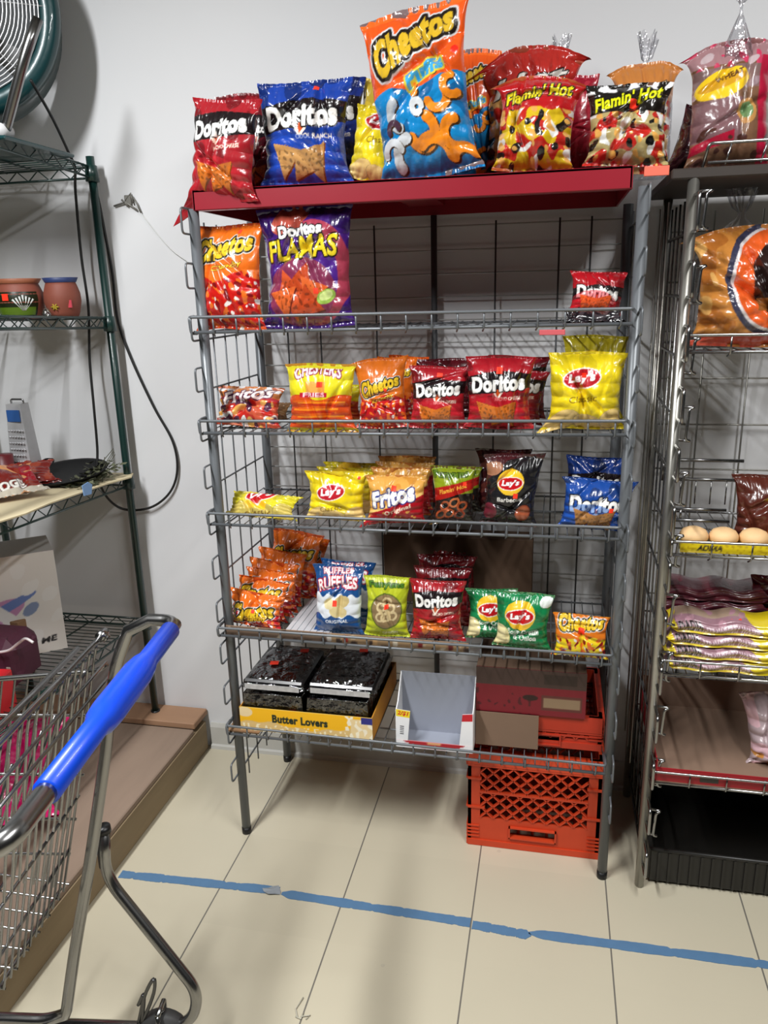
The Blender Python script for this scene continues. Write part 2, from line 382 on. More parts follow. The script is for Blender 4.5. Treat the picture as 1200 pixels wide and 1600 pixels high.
# ------------------------------------------------------------------ pillow bag
def grid_mesh(name, P, C, m, sm=True):
    """P (n,m,3) points, C (n,m,3) srgb -> mesh data arrays"""
    n, k = P.shape[:2]; i = np.arange(n*k).reshape(n, k); f = np.stack([i[:-1, :-1], i[:-1, 1:], i[1:, 1:], i[1:, :-1]], -1).reshape(-1, 4)
    return P.reshape(-1, 3), f, C.reshape(-1, 3)
def mesh_from(name, parts, m):
    V = []; F = []; C = []; off = 0
    for v, f, c in parts: V.append(v); F.append(f+off); C.append(c); off += len(v)
    V = np.concatenate(V); F = np.concatenate(F); C = np.concatenate(C)
    me = bpy.data.meshes.new(name); me.vertices.add(len(V)); me.vertices.foreach_set('co', V.astype(np.float32).ravel())
    me.loops.add(len(F)*4); me.loops.foreach_set('vertex_index', F.astype(np.int32).ravel()); me.polygons.add(len(F))
    me.polygons.foreach_set('loop_start', np.arange(0, len(F)*4, 4, dtype=np.int32)); me.polygons.foreach_set('use_smooth', np.ones(len(F), bool))
    a = me.color_attributes.new('Col', 'FLOAT_COLOR', 'POINT'); a.data.foreach_set('color', np.concatenate([lin(np.clip(C, 0, 1)), np.ones((len(C), 1))], 1).astype(np.float32).ravel())
    me.update(calc_edges=True); me.validate(); me.materials.append(m)
    return me
def ridged(x, y, r, sc, k=5):
    s = 0
    for _ in range(k):
        t = r.uniform(0, 3.14); f = sc*r.uniform(.6, 1.5); s = s+np.abs(np.sin((x*math.cos(t)+y*math.sin(t))*f+r.uniform(0, 6)+.8*np.sin((x*math.sin(t)-y*math.cos(t))*f*.5+r.uniform(0, 6))))
    return s/k-.6
class BagShape:
    def __init__(s, w, h, t, seed, crum=1.0, ear=(0, 0), tear=(0, 0), slump=0.0):
        s.w, s.h, s.t, s.seed, s.crum, s.ear, s.tear, s.slump = w, h, t, seed, crum, ear, tear, slump
    def __call__(s, u, v, back=False):
        r = np.random.RandomState(s.seed); w, h, t = s.w, s.h, s.t
        q = np.clip((v-.03)/.94, 0, 1); prof = (1-np.exp(-q/.12))*(1-np.exp(-(1-q)/.17)); prof = prof/prof.max() if hasattr(prof, 'max') and prof.size > 50 else prof*1.05
        prof = prof*(1.10-.25*v)
        cross = np.clip(1-np.abs(u)**2.2, 0, 1)**.62
        a1, a2, a3 = r.uniform(0, 6, 3); wig = .012*np.sin(v*9+a1)+.008*np.sin(v*23+a2)
        x = w/2*u*(1-.13*np.clip(prof, 0, 1)+wig)+w*.012*np.sin(v*5+a3)
        z = h*v + h*.02*np.sin(u*3+a2)*(v-.5)
        cx = np.sign(u)*np.abs(u)**4
        for (e, edge) in ((s.ear, 'b'), (s.tear, 't')):
            k = np.exp(-v/.10) if edge == 'b' else np.exp(-(1-v)/.10)
            ku = np.clip(-cx, 0, 1)*e[0] + np.clip(cx, 0, 1)*e[1]
            z = z + (-1 if edge == 'b' else 1)*k*ku*h
            x = x + k*cx*w*(.02+.9*abs(ku))
        kt = np.exp(-(1-v)/.16); kb = np.exp(-v/.14); ph = r.uniform(0, 6, 8); fr = r.uniform(7, 16, 8)
        rad = sum(np.abs(np.sin(u*fr[i]+ph[i]+.5*np.sin(v*6+ph[7-i]))) for i in range(4))/4-.6
        rad2 = sum(np.abs(np.sin(u*fr[i+4]+ph[i+4]+.5*np.sin(v*6+ph[3-i]))) for i in range(4))/4-.6
        side = (np.abs(np.sin(v*21+ph[0]+2*np.sin(v*4)))-.5)*np.abs(u)**3
        cr = ridged(u*w/2*10, v*h*10, r, 3.2)*.9+ridged(u*w/2*10, v*h*10, r, 8, 4)*.45
        S = s.crum*min(w, .26)*1.45
        d = t/2*prof*cross*(1+.0*u)+S*(.045*rad*kt+.04*rad2*kb)*(np.abs(u) < 1.01)*(.25+.75*np.clip(prof*2, 0, 1))+S*.035*side+S*.038*cr*(.3+.7*cross)*np.clip(prof*1.5, .25, 1)
        for _ in range(3):
            t0 = r.uniform(0, 3.14); c0 = r.uniform(-.35, .35); dd = (u*.5*math.cos(t0)+(v-.5)*h/w*math.sin(t0)-c0); d = d-S*.05*np.exp(-(dd/.035)**2)*cross*np.exp(-((u*.5*math.sin(t0)-(v-.5)*math.cos(t0)))**2/.15)
        d = np.where(np.abs(u) > .999, 0, d)
        if s.slump: x = x+s.slump*w*np.sin(v*2.6)
        flat = .0015*np.sin(u*40)*((v < .04) | (v > .96))
        y = (np.maximum(d, -.004) if back else -np.maximum(d, -.004)) + flat + s.t*.15*np.sin(v*3+a1)*(.6)
        return np.stack([x, y+0*x, z+0*x], -1)
def place(o, loc, yaw=0, lean=0, roll=0):
    """lean>0 tips the top back; roll>0 tips the top to the right"""
    m = Matrix.Translation([float(c) for c in loc]) @ Matrix.Rotation(math.radians(yaw), 4, 'Z') @ Matrix.Rotation(-math.radians(lean), 4, 'X') @ Matrix.Rotation(math.radians(roll), 4, 'Y')
    o.matrix_world = m; o.matrix_basis = m
ORANGE = None
def sticker(par, shape, u, v, wu=.05, wv=None, m=None, name='price_sticker'):
    wv = wv or wu*shape.w/shape.h/2
    U, V = np.meshgrid(np.linspace(u-wu, u+wu, 7), np.linspace(v-wv, v+wv, 7)); P = shape(U, V)
    n = np.array([0, -1.0, 0]); P = P+n*.0012
    # nudge outward to clear the film
    parts = [grid_mesh(name, P, np.ones(P.shape), None)]
    me = mesh_from(name, parts, m or mat('sticker_red', 'ff3a1c', .6)); o = bpy.data.objects.new(name, me); COL.objects.link(o); o.parent = par
    return o
NB = [0]
def bag(name, label, art, w, h, t, loc, yaw=0, lean=6, roll=0, seed=None, group=None, crum=1.0, ear=(0, 0), tear=(0, 0), st=(), film=None, cat='chip bag', backc=None, res=None, slump=0.0):
    NB[0] += 1; seed = seed or NB[0]*13
    sh = BagShape(w, h, t, seed, crum, ear, tear, slump)
    nu = res or int(np.clip(w*560, 40, 130)); nv = int(nu*h/w*1.05)
    U, V = np.meshgrid(np.linspace(-1, 1, nu), np.linspace(0, 1, nv)); P = sh(U, V); Cc = art.sample((U+1)/2, V)
    ub, vb = np.meshgrid(np.linspace(-1, 1, max(20, nu//3)), np.linspace(0, 1, max(24, nv//3))); Pb = sh(ub, vb, True)
    bc = hx(backc) if backc else art.a[:, :6].mean((0, 1)); Cb = np.ones(Pb.shape)*bc
    v2, f2, c2 = grid_mesh('', Pb, Cb, None)
    me = mesh_from(name, [grid_mesh('', P, Cc, None), (v2, f2[:, ::-1], c2)], film or FILM)
    o = bpy.data.objects.new(name, me); COL.objects.link(o); place(o, loc, yaw, lean, roll); tag(o, label, cat, group)
    for s in st: sticker(o, sh, *s)
    return o
def px_bag(name, label, artf, L, R, T, B, Y=None, Z=None, dep=.06, **k):
    """size and stand a bag from where its sides, top and foot are seen: Y its depth in the rack, Z the shelf it rests on"""
    c = (L+R)/2
    if Y is None: b = at(c, B, Z=Z); Y = b[1]
    else: b = at(c, B, Y=Y)
    tp = at(c, T, Y=Y+.01); l = at(L, (T+B)/2, Y=Y); r = at(R, (T+B)/2, Y=Y)
    w = r[0]-l[0]; h = tp[2]-b[2]
    if Z is not None: h = tp[2]-Z; b = np.array([b[0], Y, Z])
    return bag(name, label, artf(w, h), w, h, dep, (b[0], Y, b[2]), **k)

# ------------------------------------------------------------------ the setting
def wall_material():
    m = mat('painted_wall', 'd9dadc', .55, 0, .015, 3, .02); nt = m.node_tree; b = nt.nodes['Principled BSDF']
    tc = nt.nodes['Texture Coordinate']; v = nt.nodes.new('ShaderNodeTexNoise'); v.inputs['Scale'].default_value = 9; v.inputs['Detail'].default_value = 8
    mp = nt.nodes.new('ShaderNodeMapping'); mp.inputs['Scale'].default_value = (1, 1, .35); mp.inputs['Rotation'].default_value = (0, .5, 0)
    cr = nt.nodes.new('ShaderNodeValToRGB'); cr.color_ramp.elements[0].position = .70; cr.color_ramp.elements[1].position = .80
    mx = nt.nodes.new('ShaderNodeMix'); mx.data_type = 'RGBA'; mx.inputs[7].default_value = (.50, .50, .50, 1)
    src = b.inputs['Base Color'].links[0].from_socket
    nt.links.new(tc.outputs['Object'], mp.inputs[0]); nt.links.new(mp.outputs[0], v.inputs['Vector']); nt.links.new(v.outputs['Fac'], cr.inputs[0])
    ma = nt.nodes.new('ShaderNodeMath'); ma.operation = 'MULTIPLY'; ma.inputs[1].default_value = .25
    nt.links.new(cr.outputs[0], ma.inputs[0]); nt.links.new(ma.outputs[0], mx.inputs[0]); nt.links.new(src, mx.inputs[6]); nt.links.new(mx.outputs[2], b.inputs['Base Color'])
    return m
SX, A0 = 0.3562, 0.0185
def floor_material():
    m = mat('vinyl_tile', 'c2baa4', .38, 0, .03, 5, .01); nt = m.node_tree; b = nt.nodes['Principled BSDF']; L = nt.links
    tc = nt.nodes['Texture Coordinate']; sp = nt.nodes.new('ShaderNodeSeparateXYZ'); L.new(tc.outputs['Object'], sp.inputs[0])
    def M(op, a, bb=None, c=None):
        n = nt.nodes.new('ShaderNodeMath'); n.operation = op
        for i, q in enumerate((a, bb, c)):
            if q is None: continue
            if isinstance(q, (int, float)): n.inputs[i].default_value = q
            else: L.new(q, n.inputs[i])
        return n.outputs[0]
    t = M('DIVIDE', M('SUBTRACT', sp.outputs[0], A0), SX); fr = M('ABSOLUTE', M('SUBTRACT', M('FRACT', M('ADD', t, .5)), .5))
    seam = M('LESS_THAN', fr, .0022/SX*.9)
    t2 = M('DIVIDE', sp.outputs[1], SX); fr2 = M('ABSOLUTE', M('SUBTRACT', M('FRACT', M('ADD', t2, .75)), .5)); seam2 = M('MULTIPLY', M('LESS_THAN', fr2, .0012/SX), .0)
    tint = nt.nodes.new('ShaderNodeTexWhiteNoise'); tint.noise_dimensions = '2D'; cb = nt.nodes.new('ShaderNodeCombineXYZ')
    L.new(M('FLOOR', t), cb.inputs[0]); L.new(M('FLOOR', M('ADD', t2, .25)), cb.inputs[1]); L.new(cb.outputs[0], tint.inputs['Vector'])
    vo = nt.nodes.new('ShaderNodeTexVoronoi'); vo.inputs['Scale'].default_value = 5.5; L.new(tc.outputs['Object'], vo.inputs['Vector'])
    nz = nt.nodes.new('ShaderNodeTexNoise'); nz.inputs['Scale'].default_value = 40; L.new(tc.outputs['Object'], nz.inputs['Vector'])
    speck = M('MULTIPLY', M('LESS_THAN', M('ADD', vo.outputs['Distance'], M('MULTIPLY', nz.outputs['Fac'], .06)), .062), .45)
    src = b.inputs['Base Color'].links[0].from_socket
    hsv = nt.nodes.new('ShaderNodeHueSaturation'); L.new(src, hsv.inputs['Color']); L.new(M('MULTIPLY_ADD', tint.outputs['Value'], .05, .975), hsv.inputs['Value'])
    def mix(f, a, col):
        x = nt.nodes.new('ShaderNodeMix'); x.data_type = 'RGBA'; x.inputs[7].default_value = (*col, 1); L.new(f, x.inputs[0]); L.new(a, x.inputs[6]); return x.outputs[2]
    c = mix(speck, hsv.outputs[0], (.42, .38, .30)); c = mix(seam2, c, (.1, .1, .09)); c = mix(M('MULTIPLY', seam, .85), c, (.09, .085, .08)); L.new(c, b.inputs['Base Color'])
    return m
o = MB().box((0.5, -2.4, -.05), (7, 5.2, .1)).build('floor', floor_material()); tag(o, 'cream square tile floor', 'floor', kind='structure')
o = MB().box((0.5, .06, 1.45), (7, .12, 3.1)).build('wall_back', wall_material()); tag(o, 'white painted wall behind the racks', 'wall', kind='structure')
o = MB().box((0.5, -2.4, 3.05), (7, 5.2, .1)).build('ceiling', mat('ceiling_tile', '8e8e8a', .8)); tag(o, 'unseen ceiling above the aisle, greyed to cut bounced light', 'ceiling', kind='structure')  # out of view; grey darkened on purpose to weaken the bounce light
bb = MB(); bb.prism([(0, 0), (-.012, 0), (-.012, .085), (-.006, .1), (0, .1)], -.30, 4.0, 0, lambda a, b, c: (c, a-.0005, b)); bb.prism([(0, 0), (-.022, 0), (-.020, .012), (-.012, .016), (0, .016)], -.30, 4.0, 0, lambda a, b, c: (c, a-.0005, b))
o = bb.build('baseboard_back', mat('baseboard_vinyl', 'bdbcb6', .5, 0, .04, 8)); tag(o, 'pale grey baseboard along the back wall', 'baseboard', kind='structure')

# ------------------------------------------------------------------ materials
GREY = mat('grey_enamel', '6a6e72', .38, .3, .05, 30); CHROME = mat('chrome', '9a9a9a', .25, 1.0, .06, 12)
ZINC = mat('worn_zinc', 'a9a7a0', .33, .9, .12, 25); GREEN = mat('green_epoxy', '0e2f2b', .38, .0, .08, 30, coat=.3)
BLACKP = mat('black_plastic', '141415', .4); BLACKC = mat('black_cord', '191919', .45)
REDM = mat('red_enamel', '8c1626', .34, 0, .05, 14, coat=.2); REDSTICK = mat('sticker_red', 'ff3a1c', .6); WHITECARD = mat('white_card', 'e9eaec', .6, 0, .02, 10)
KRAFT = mat('kraft_card', '8a6a4c', .8, 0, .08, 12, .05); BROWNDK = mat('brown_card', '5c4636', .8, 0, .1, 14, .05)

# ------------------------------------------------------------------ wire racks
YF, YB, YR = -.437, -.045, -.487
def rail(mb, x0, x1, zu0, zu1, zl0, zl1, y, r=.0038, step=.0605, depth_back=-.06, ndeck=None, deckr=.0016):
    """basket lip: two long rods joined by short uprights, and the deck wires behind it"""
    mb.tube(rounded([(x0, y+.06, zl0+(zu0-zl0)*1), (x0, y, zu0), (x1, y, zu1), (x1, y+.06, zu1)], .008), r, 8)
    mb.tube([(x0+.004, y+.01, zl0), (x1, y+.01, zl1)], r*1.1, 8)
    mb.tube(rounded([(x0, y+.035, zl0-.004), (x0-.001, y+.004, zl0-.002), (x0-.001, y-.001, zu0), (x0-.001, y+.03, zu0+.001)], .01), r, 8)
    n = int((x1-x0)/step)
    for i in range(1, n+1):
        t = i/(n+.4); x = x0+(x1-x0)*t; zu = zu0+(zu1-zu0)*t; zl = zl0+(zl1-zl0)*t
        mb.tube([(x, y+.001, zu+.004), (x, y+.004, zl-.002), (x-.004, y+.016, zl-.010)], r*.62, 6)
    nd = ndeck or int((x1-x0)/.030)
    for i in range(nd+1):
        t = i/nd; x = x0+(x1-x0)*t; zl = zl0+(zl1-zl0)*t
        mb.tube([(x, y+.01, zl-.002), (x, depth_back, zl-.002)], deckr, 5, caps=False)
    for yy in (y+.13, y+.26, depth_back): mb.tube([(x0, yy, zl0-.006), (x1, yy, zl1-.006)], r*.8, 6)
def side_panel(name, x, yf, yb, zs, zlow, ztop, m, parent, vert_n=4, gap=.06, r=.0025, hook=.05, hr=.0028):
    mb = MB()
    for i in range(vert_n):
        y = yf+(yb-yf)*(i+1)/(vert_n+1); mb.tube([(x, y, zlow), (x, y, ztop)], r, 6)
    for z in zs:
        mb.tube(rounded([(x, yb, z-gap), (x, yf-.004, z-gap), (x, yf-hook, z-gap), (x, yf-hook, z), (x, yf-.012, z), (x, yf+.02, z)], .012, 5), hr, 6)
    return mb.build(name, m, parent)

rk = empty('display_rack', (.54, -.25, 0), 'grey wire snack rack with a red metal top shelf standing on the tile floor', 'display rack')
for (x, y) in ((.006, YF), (1.078, YF), (.006, YB), (1.078, YB)):
    p = MB().tube([(x, y, .012), (x, y, 1.825)], .0135, 16).build('post', GREY, rk)
    f = MB().lathe([(.0, 0), (.014, 0), (.0145, .004), (.0145, .022), (.0, .022)], (x, y, 0), 16).build('foot_cap', BLACKP, p)
zs = [1.826-.1295*k for k in range(13)]
side_panel('side_panel', -.004, YF, YB, zs, .16, 1.80, GREY, rk)
side_panel('side_panel', 1.086, YF, YB, zs, .16, 1.80, GREY, rk)
bp = MB()
for x in (.095, .2, .375, .725, .9, .985): bp.tube([(x, -.032, .3), (x, -.032, 1.80)], .0026, 6)
bp.tube([(.55, -.036, .3), (.55, -.036, 1.82)], .009, 10)
for k in range(24): bp.tube([(.006, -.026, 1.79-.0645*k), (1.078, -.026, 1.79-.0645*k)], .0022, 6, 1)
bp.build('back_panel', [mat('dull_wire', '4a4c4e', .5, .3), mat('pale_wire_grid', 'a6a6a4', .6, 0)], rk)
SHELF = {}
for n, ul, ur, ll, lr in [('A', (293, 496), (993, 482), (303, 520), (993, 506)), ('B', (310, 658), (987, 658), (312, 678), (981, 681)), ('C', (325, 802), (972, 825), (335, 821), (971, 845)), ('D', (342, 981), (961, 1025), (345, 995), (961, 1042)), ('E', (355, 1134), (951, 1197), (365, 1150), (950, 1213))]:
    za, zb, zc, zd = [at(*q, Y=YR)[2] for q in (ul, ur, ll, lr)]
    zc, zd = min(zc, za-.026), min(zd, zb-.026)
    mb = MB(); rail(mb, -.006, 1.066, za, zb, zc, zd, YR); s = mb.build('wire_shelf', GREY, rk); SHELF[n] = (zc, zd)
def zshelf(n, x): a, b = SHELF[n]; return a+(b-a)*min(max(x, 0), 1.08)/1.08+.003
# red pan shelf on top
zt0, zt1 = at(302, 325, Y=-.455)[2], at(300, 291, Y=-.455)[2]
ZR = 1.868
mb = MB(); mb.box((.532, -.235, ZR-.004), (1.04, .43, .008), bev=.002); mb.box((.532, -.447, ZR-.024), (1.04, .006, .048), bev=.002); mb.box((.532, -.436, ZR-.046), (1.04, .022, .004))
for x in (.015, 1.049): mb.box((x, -.235, ZR-.024), (.005, .43, .044))
mb.box((.532, -.020, ZR-.024), (1.04, .004, .044)); mb.box((.532, -.24, ZR-.016), (.10, .40, .014))
mb.build('red_top_shelf', REDM, rk)['label'] = 'deep red sheet metal pan shelf'
# small orange-pink shelf tag at the right end of the red shelf
tag(MB().box((1.10, -.452, 1.853), (.052, .004, .020), bev=.001).build('shelf_tag', mat('tag_pink', 'e06a54', .5)), 'small salmon pink tag at the right end of the red shelf', 'shelf tag')
tag(MB().box((.89, -.497, 1.517), (.058, .003, .012), bev=.001).build('shelf_tag', mat('tag_rose', 'c85a60', .5)), 'thin rose red tag on the lip below the top wire shelf', 'shelf tag')

# right-hand chrome rack
X2 = 1.178
r2 = empty('display_rack', (1.65, -.25, 0), 'chrome wire bread rack right of the grey snack rack', 'display rack')
for (x, y) in ((X2, -.4516), (X2, -.045), (2.13, -.4516), (2.13, -.045)):
    MB().tube([(x, y, .003), (x, y, 1.835)], .0125, 14).build('post', ZINC, r2)
zs2 = [1.80-.137*k for k in range(13)]
side_panel('side_panel', X2+.004, -.455, -.045, [z+.0 for z in zs2], .1, 1.8, CHROME, r2, 5, .075, .0025, .065, .0042)
side_panel('side_panel', X2-.03, -.40, -.06, [], .3, 1.8, ZINC, r2, 3)
zh = at(1030, 1125, Y=-.465)[2]; ph_ = (zh-at(1018, 1284, Y=-.465)[2])/2
for k in range(-2, 14):
    z = zh+ph_*(k)
    if z < .06 or z > 1.80: continue
    MB().tube(rounded([(X2+.010, -.462, z+.038), (X2+.040, -.470, z+.040), (X2+.026, -.474, z+.036), (X2+.022, -.474, z-.036), (X2+.036, -.470, z-.040), (X2+.010, -.462, z-.038)], .008, 4), .0036, 7).build('hook', CHROME, r2)
bp = MB()
for x in (1.30, 1.42, 1.6, 1.8, 2.0): bp.tube([(x, -.032, .3), (x, -.032, 1.80)], .0026, 6)
for k in range(11): bp.tube([(X2, -.026, 1.75-.13*k), (2.13, -.026, 1.75-.13*k)], .0025, 6)
bp.build('back_panel', ZINC, r2)
SH2 = []
for (ux, uy, vx, vy, lo) in [(1072, 524, 1200, 530, 27), (1056, 846, 1200, 857, 24), (1040, 1032, 1200, 1050, 24), (1024, 1206, 1200, 1233, 20)]:
    a = at(ux, uy, Y=-.49); b = at(vx, vy, Y=-.49); c = at(ux, uy+lo, Y=-.49)
    z1 = b[2]+(b[2]-a[2])*(2.12-b[0])/(b[0]-a[0])*0; zl = c[2]
    mb = MB(); rail(mb, X2+.010, 2.12, a[2], a[2], zl, zl, -.49, .0035, .085, -.06, 30); mb.build('wire_shelf', CHROME, r2); SH2.append(zl+.003)
mb = MB(); mb.box((1.64, -.25, 1.843), (1.02, .43, .022), bev=.003); mb.build('top_board', mat('dark_wood', '2f2722', .5, 0, .2, 12), r2)
mb = MB()
za, zb = at(1107, 224, Y=-.46)[2], at(1107, 254, Y=-.46)[2]; xa = at(1107, 240, Y=-.46)[0]
mb.tube(rounded([(xa-.012, -.44, zb-.03), (xa, -.46, za), (2.1, -.46, za)], .01), .0035, 8); mb.tube([(xa, -.46, zb), (2.1, -.46, zb)], .0035, 8)
for k in range(14): mb.tube([(xa+.045+.07*k, -.46, za), (xa+.035+.07*k, -.46, zb-.006)], .0022, 6)
mb.build('top_rail', CHROME, r2)

# ------------------------------------------------------------------ snacks: top of the rack
G1 = 'bags standing on the red top shelf'
Y0 = -.40
ZT = ZR+.003
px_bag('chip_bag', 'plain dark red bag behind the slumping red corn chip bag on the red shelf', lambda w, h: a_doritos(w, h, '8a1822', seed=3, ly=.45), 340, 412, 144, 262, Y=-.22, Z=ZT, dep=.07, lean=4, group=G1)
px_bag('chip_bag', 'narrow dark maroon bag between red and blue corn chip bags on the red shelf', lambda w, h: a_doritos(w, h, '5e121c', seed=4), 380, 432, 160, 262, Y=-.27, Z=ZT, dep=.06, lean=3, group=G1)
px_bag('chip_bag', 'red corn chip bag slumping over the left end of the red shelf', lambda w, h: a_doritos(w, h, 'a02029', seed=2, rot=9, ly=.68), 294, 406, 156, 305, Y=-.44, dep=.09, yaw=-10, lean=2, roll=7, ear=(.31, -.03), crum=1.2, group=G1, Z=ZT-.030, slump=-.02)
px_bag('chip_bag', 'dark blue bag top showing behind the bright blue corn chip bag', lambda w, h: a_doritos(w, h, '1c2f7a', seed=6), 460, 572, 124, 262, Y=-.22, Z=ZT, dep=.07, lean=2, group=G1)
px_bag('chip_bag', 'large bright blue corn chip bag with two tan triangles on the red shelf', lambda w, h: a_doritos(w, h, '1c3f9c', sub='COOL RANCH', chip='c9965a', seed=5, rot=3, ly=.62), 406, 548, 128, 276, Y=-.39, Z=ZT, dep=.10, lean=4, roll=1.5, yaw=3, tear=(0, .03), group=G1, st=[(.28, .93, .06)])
px_bag('chip_bag', 'yellow potato chip bag leaning at the back left of the giant orange puffs bag', lambda w, h: a_lays(w, h, 'd9b93a', chip='d9b46a', seed=2), 538, 622, 128, 262, Y=-.20, Z=ZT, dep=.09, roll=12, lean=3, group=G1, crum=1.3)
px_bag('chip_bag', 'low yellow potato chip bag overlapping the left edge of the giant orange bag', lambda w, h: a_lays(w, h, 'ecd21e', cy=.80, seed=3), 534, 640, 170, 272, Y=-.37, Z=ZT, dep=.08, roll=14, lean=6, group=G1, crum=1.3)
px_bag('chip_bag', 'orange and blue bag mostly hidden behind the right edge of the giant orange puffs bag', lambda w, h: a_puffs(w, h), 690, 768, 78, 262, Y=-.22, Z=ZT, dep=.08, roll=4, lean=3, group=G1)
px_bag('chip_bag', 'giant orange and blue cheese puffs bag, tallest on the red shelf', a_puffs, 590, 754, 12, 270, Y=-.405, Z=ZT, dep=.12, roll=-6, lean=1, yaw=-4, crum=1.1, tear=(-.01, .06), group=G1)
px_bag('chip_bag', 'crumpled red and tan snack bag behind the yellow and red hot snack bag', lambda w, h: a_mix(w, h, 'b02a24', 'c8a860', "Hot", 'd8d4cc', 5), 752, 898, 74, 262, Y=-.24, Z=ZT, dep=.13, lean=3, crum=1.8, group=G1, tear=(-.22, -.12))
px_bag('chip_bag', 'crumpled yellow and red hot snack bag right of the giant orange puffs bag', lambda w, h: a_mix(w, h, 'b0161c', 'd8cc1e', "Flamin' Hot", 'e8d81c', 3, wy=.80), 768, 896, 118, 266, Y=-.39, Z=ZT, dep=.12, lean=3, roll=4, crum=1.7, group=G1, tear=(-.12, -.12))
px_bag('chip_bag', 'narrow crimson bag between the two hot snack bags on the red shelf', lambda w, h: a_plain(w, h, '8e1428', 'a82a3a'), 876, 930, 118, 262, Y=-.25, Z=ZT, dep=.06, lean=3, group=G1)
px_bag('chip_bag', 'orange and pink bag standing behind the black and white hot snack bag', lambda w, h: a_mix(w, h, 'c07a3c', 'd8b080', "Hot", 'f0d0a0', 9), 950, 1048, 96, 262, Y=-.24, Z=ZT, dep=.10, lean=3, crum=1.5, group=G1, tear=(-.10, -.10))
px_bag('chip_bag', 'black, white and yellow hot snack bag at the right end of the red shelf', lambda w, h: a_mix(w, h, '16120f', 'c8b478', "Flamin' Hot", 'e4e818', 8, '0f0c0a', .80, '1a1614'), 908, 1040, 130, 268, Y=-.40, Z=ZT, dep=.11, lean=3, roll=2, crum=1.5, group=G1, st=[(.12, .72, .09)])

CLEAR = clear('clear_film', 'f4f4f6', .10, .12)
def clear_bag(name, c, w, d, h, tail, parent, seed=3, gather=.72, m=None, tilt=.0):
    """gathered clear wrap : lathed pillow pinched at a neck with a flared crinkled tail"""
    r = np.random.RandomState(seed); n = 48; V = []
    prof = [(0.02, 0), (.9, .01), (1, .08), (1.0, .5), (.97, gather-.12), (.80, gather-.03), (.45, gather+.05), (.10, gather+.13), (.07, gather+.16), (.20, gather+.22), (.34, 1.0)]
    ph = r.uniform(0, 6, 6)
    P = np.zeros((len(prof), n, 3))
    for i, (s, z) in enumerate(prof):
        for k in range(n):
            q = 2*math.pi*k/(n-1); cq, sq = math.cos(q), math.sin(q)
            e = 0.5 if z < gather-.05 else 1.0
            cx = math.copysign(abs(cq)**e, cq); cy = math.copysign(abs(sq)**e, sq)
            wr = 1+(.05+.35*max(0, z-gather))*math.sin(q*9+ph[0])+(.03+.25*max(0, z-gather))*math.sin(q*17+ph[1]+z*5)
            P[i, k] = (c[0]+w/2*s*cx*wr+tilt*max(0, z-gather)*h, c[1]+d/2*s*cy*wr, c[2]+z*h+.012*math.sin(q*5+ph[2])*(z > gather+.2))
    me = mesh_from(name, [grid_mesh('', P, np.ones(P.shape), None)], m or CLEAR); o = bpy.data.objects.new(name, me); COL.objects.link(o); o.parent = parent
    if parent: o.matrix_parent_inverse = parent.matrix_basis.inverted()
    return o

# bread loaf in printed clear bag on the right rack
def a_bread(w, h):
    A = Art(w, h, '785640', 7); A.blobs('6c4c36', 3, .3, None, 2); A.put(A.v > .80, '9a7478'); A.blobs('c03a5a', 5, .6, A.v > .78, 3); A.blobs('b8a4a8', 4, .9, A.v > .5, 4)
    A.put((A.v < .78) & (A.v > .60), '7e666c', .7); A.ell(.34, .64, .33, .17, 'e8c020', 14); A.ell(.34, .655, .30, .07, 'c8941c', 14); A.text('WHEAT', .42, .70, .34, .07, '4a2a10', 14); A.put((A.v < .52) & (A.u < .6) & (A.v > .2), '7a5a64', .8)
    A.ell(.66, .42, .12, .14, 'b8864c', 0); A.ell(.66, .43, .08, .09, '6a8a5c', 0)
    A.poly([(.0, .1), (.5, .2), (.5, .28), (.0, .18)], 'a01430'); A.rect(.80, 0, .93, .86, 'a81838'); A.blobs('4a2a24', 4, .8, A.v < .3, 8)
    return A
zb2 = 1.857
o = px_bag('bread_loaf', 'tall sliced bread loaf with a yellow oval, on top of the chrome rack', a_bread, 1066, 1204, 62, 262, Y=-.36, Z=zb2, dep=.12, lean=2, cat='bread', film=FILM, crum=1.0, tear=(-.14, -.10))
pc = at(1130, 262, Y=-.30); clear_bag('clear_wrap', (pc[0]+.0, -.35, zb2), .06, .045, at(1130, 8, Y=-.33)[2]-zb2, 0, o, 4, .80, tilt=.0)
px_bag('bread_loaf', 'dark wrapped loaf lying against the left side of the tall pink bread bag', lambda w, h: a_plain(w, h, '3c1a24', '5a2a38'), 1034, 1100, 168, 264, Y=-.30, Z=zb2, dep=.12, lean=8, roll=18, cat='bread')
for (px, py, nm, lab) in [(870, 60, 'clear_bag', 'gathered clear bag neck sticking up behind the yellow and red hot snack bag'), (1000, 55, 'clear_bag', 'gathered clear bag standing behind the black and white hot snack bag')]:
    p = at(px, 262, Y=-.15); e = empty('clear_bag', (p[0], -.15, ZT), lab, 'plastic bag'); clear_bag('film', (p[0], -.14, ZT), .13, .08, at(px, py, Y=-.15)[2]-ZT, 0, e, int(px), .66)

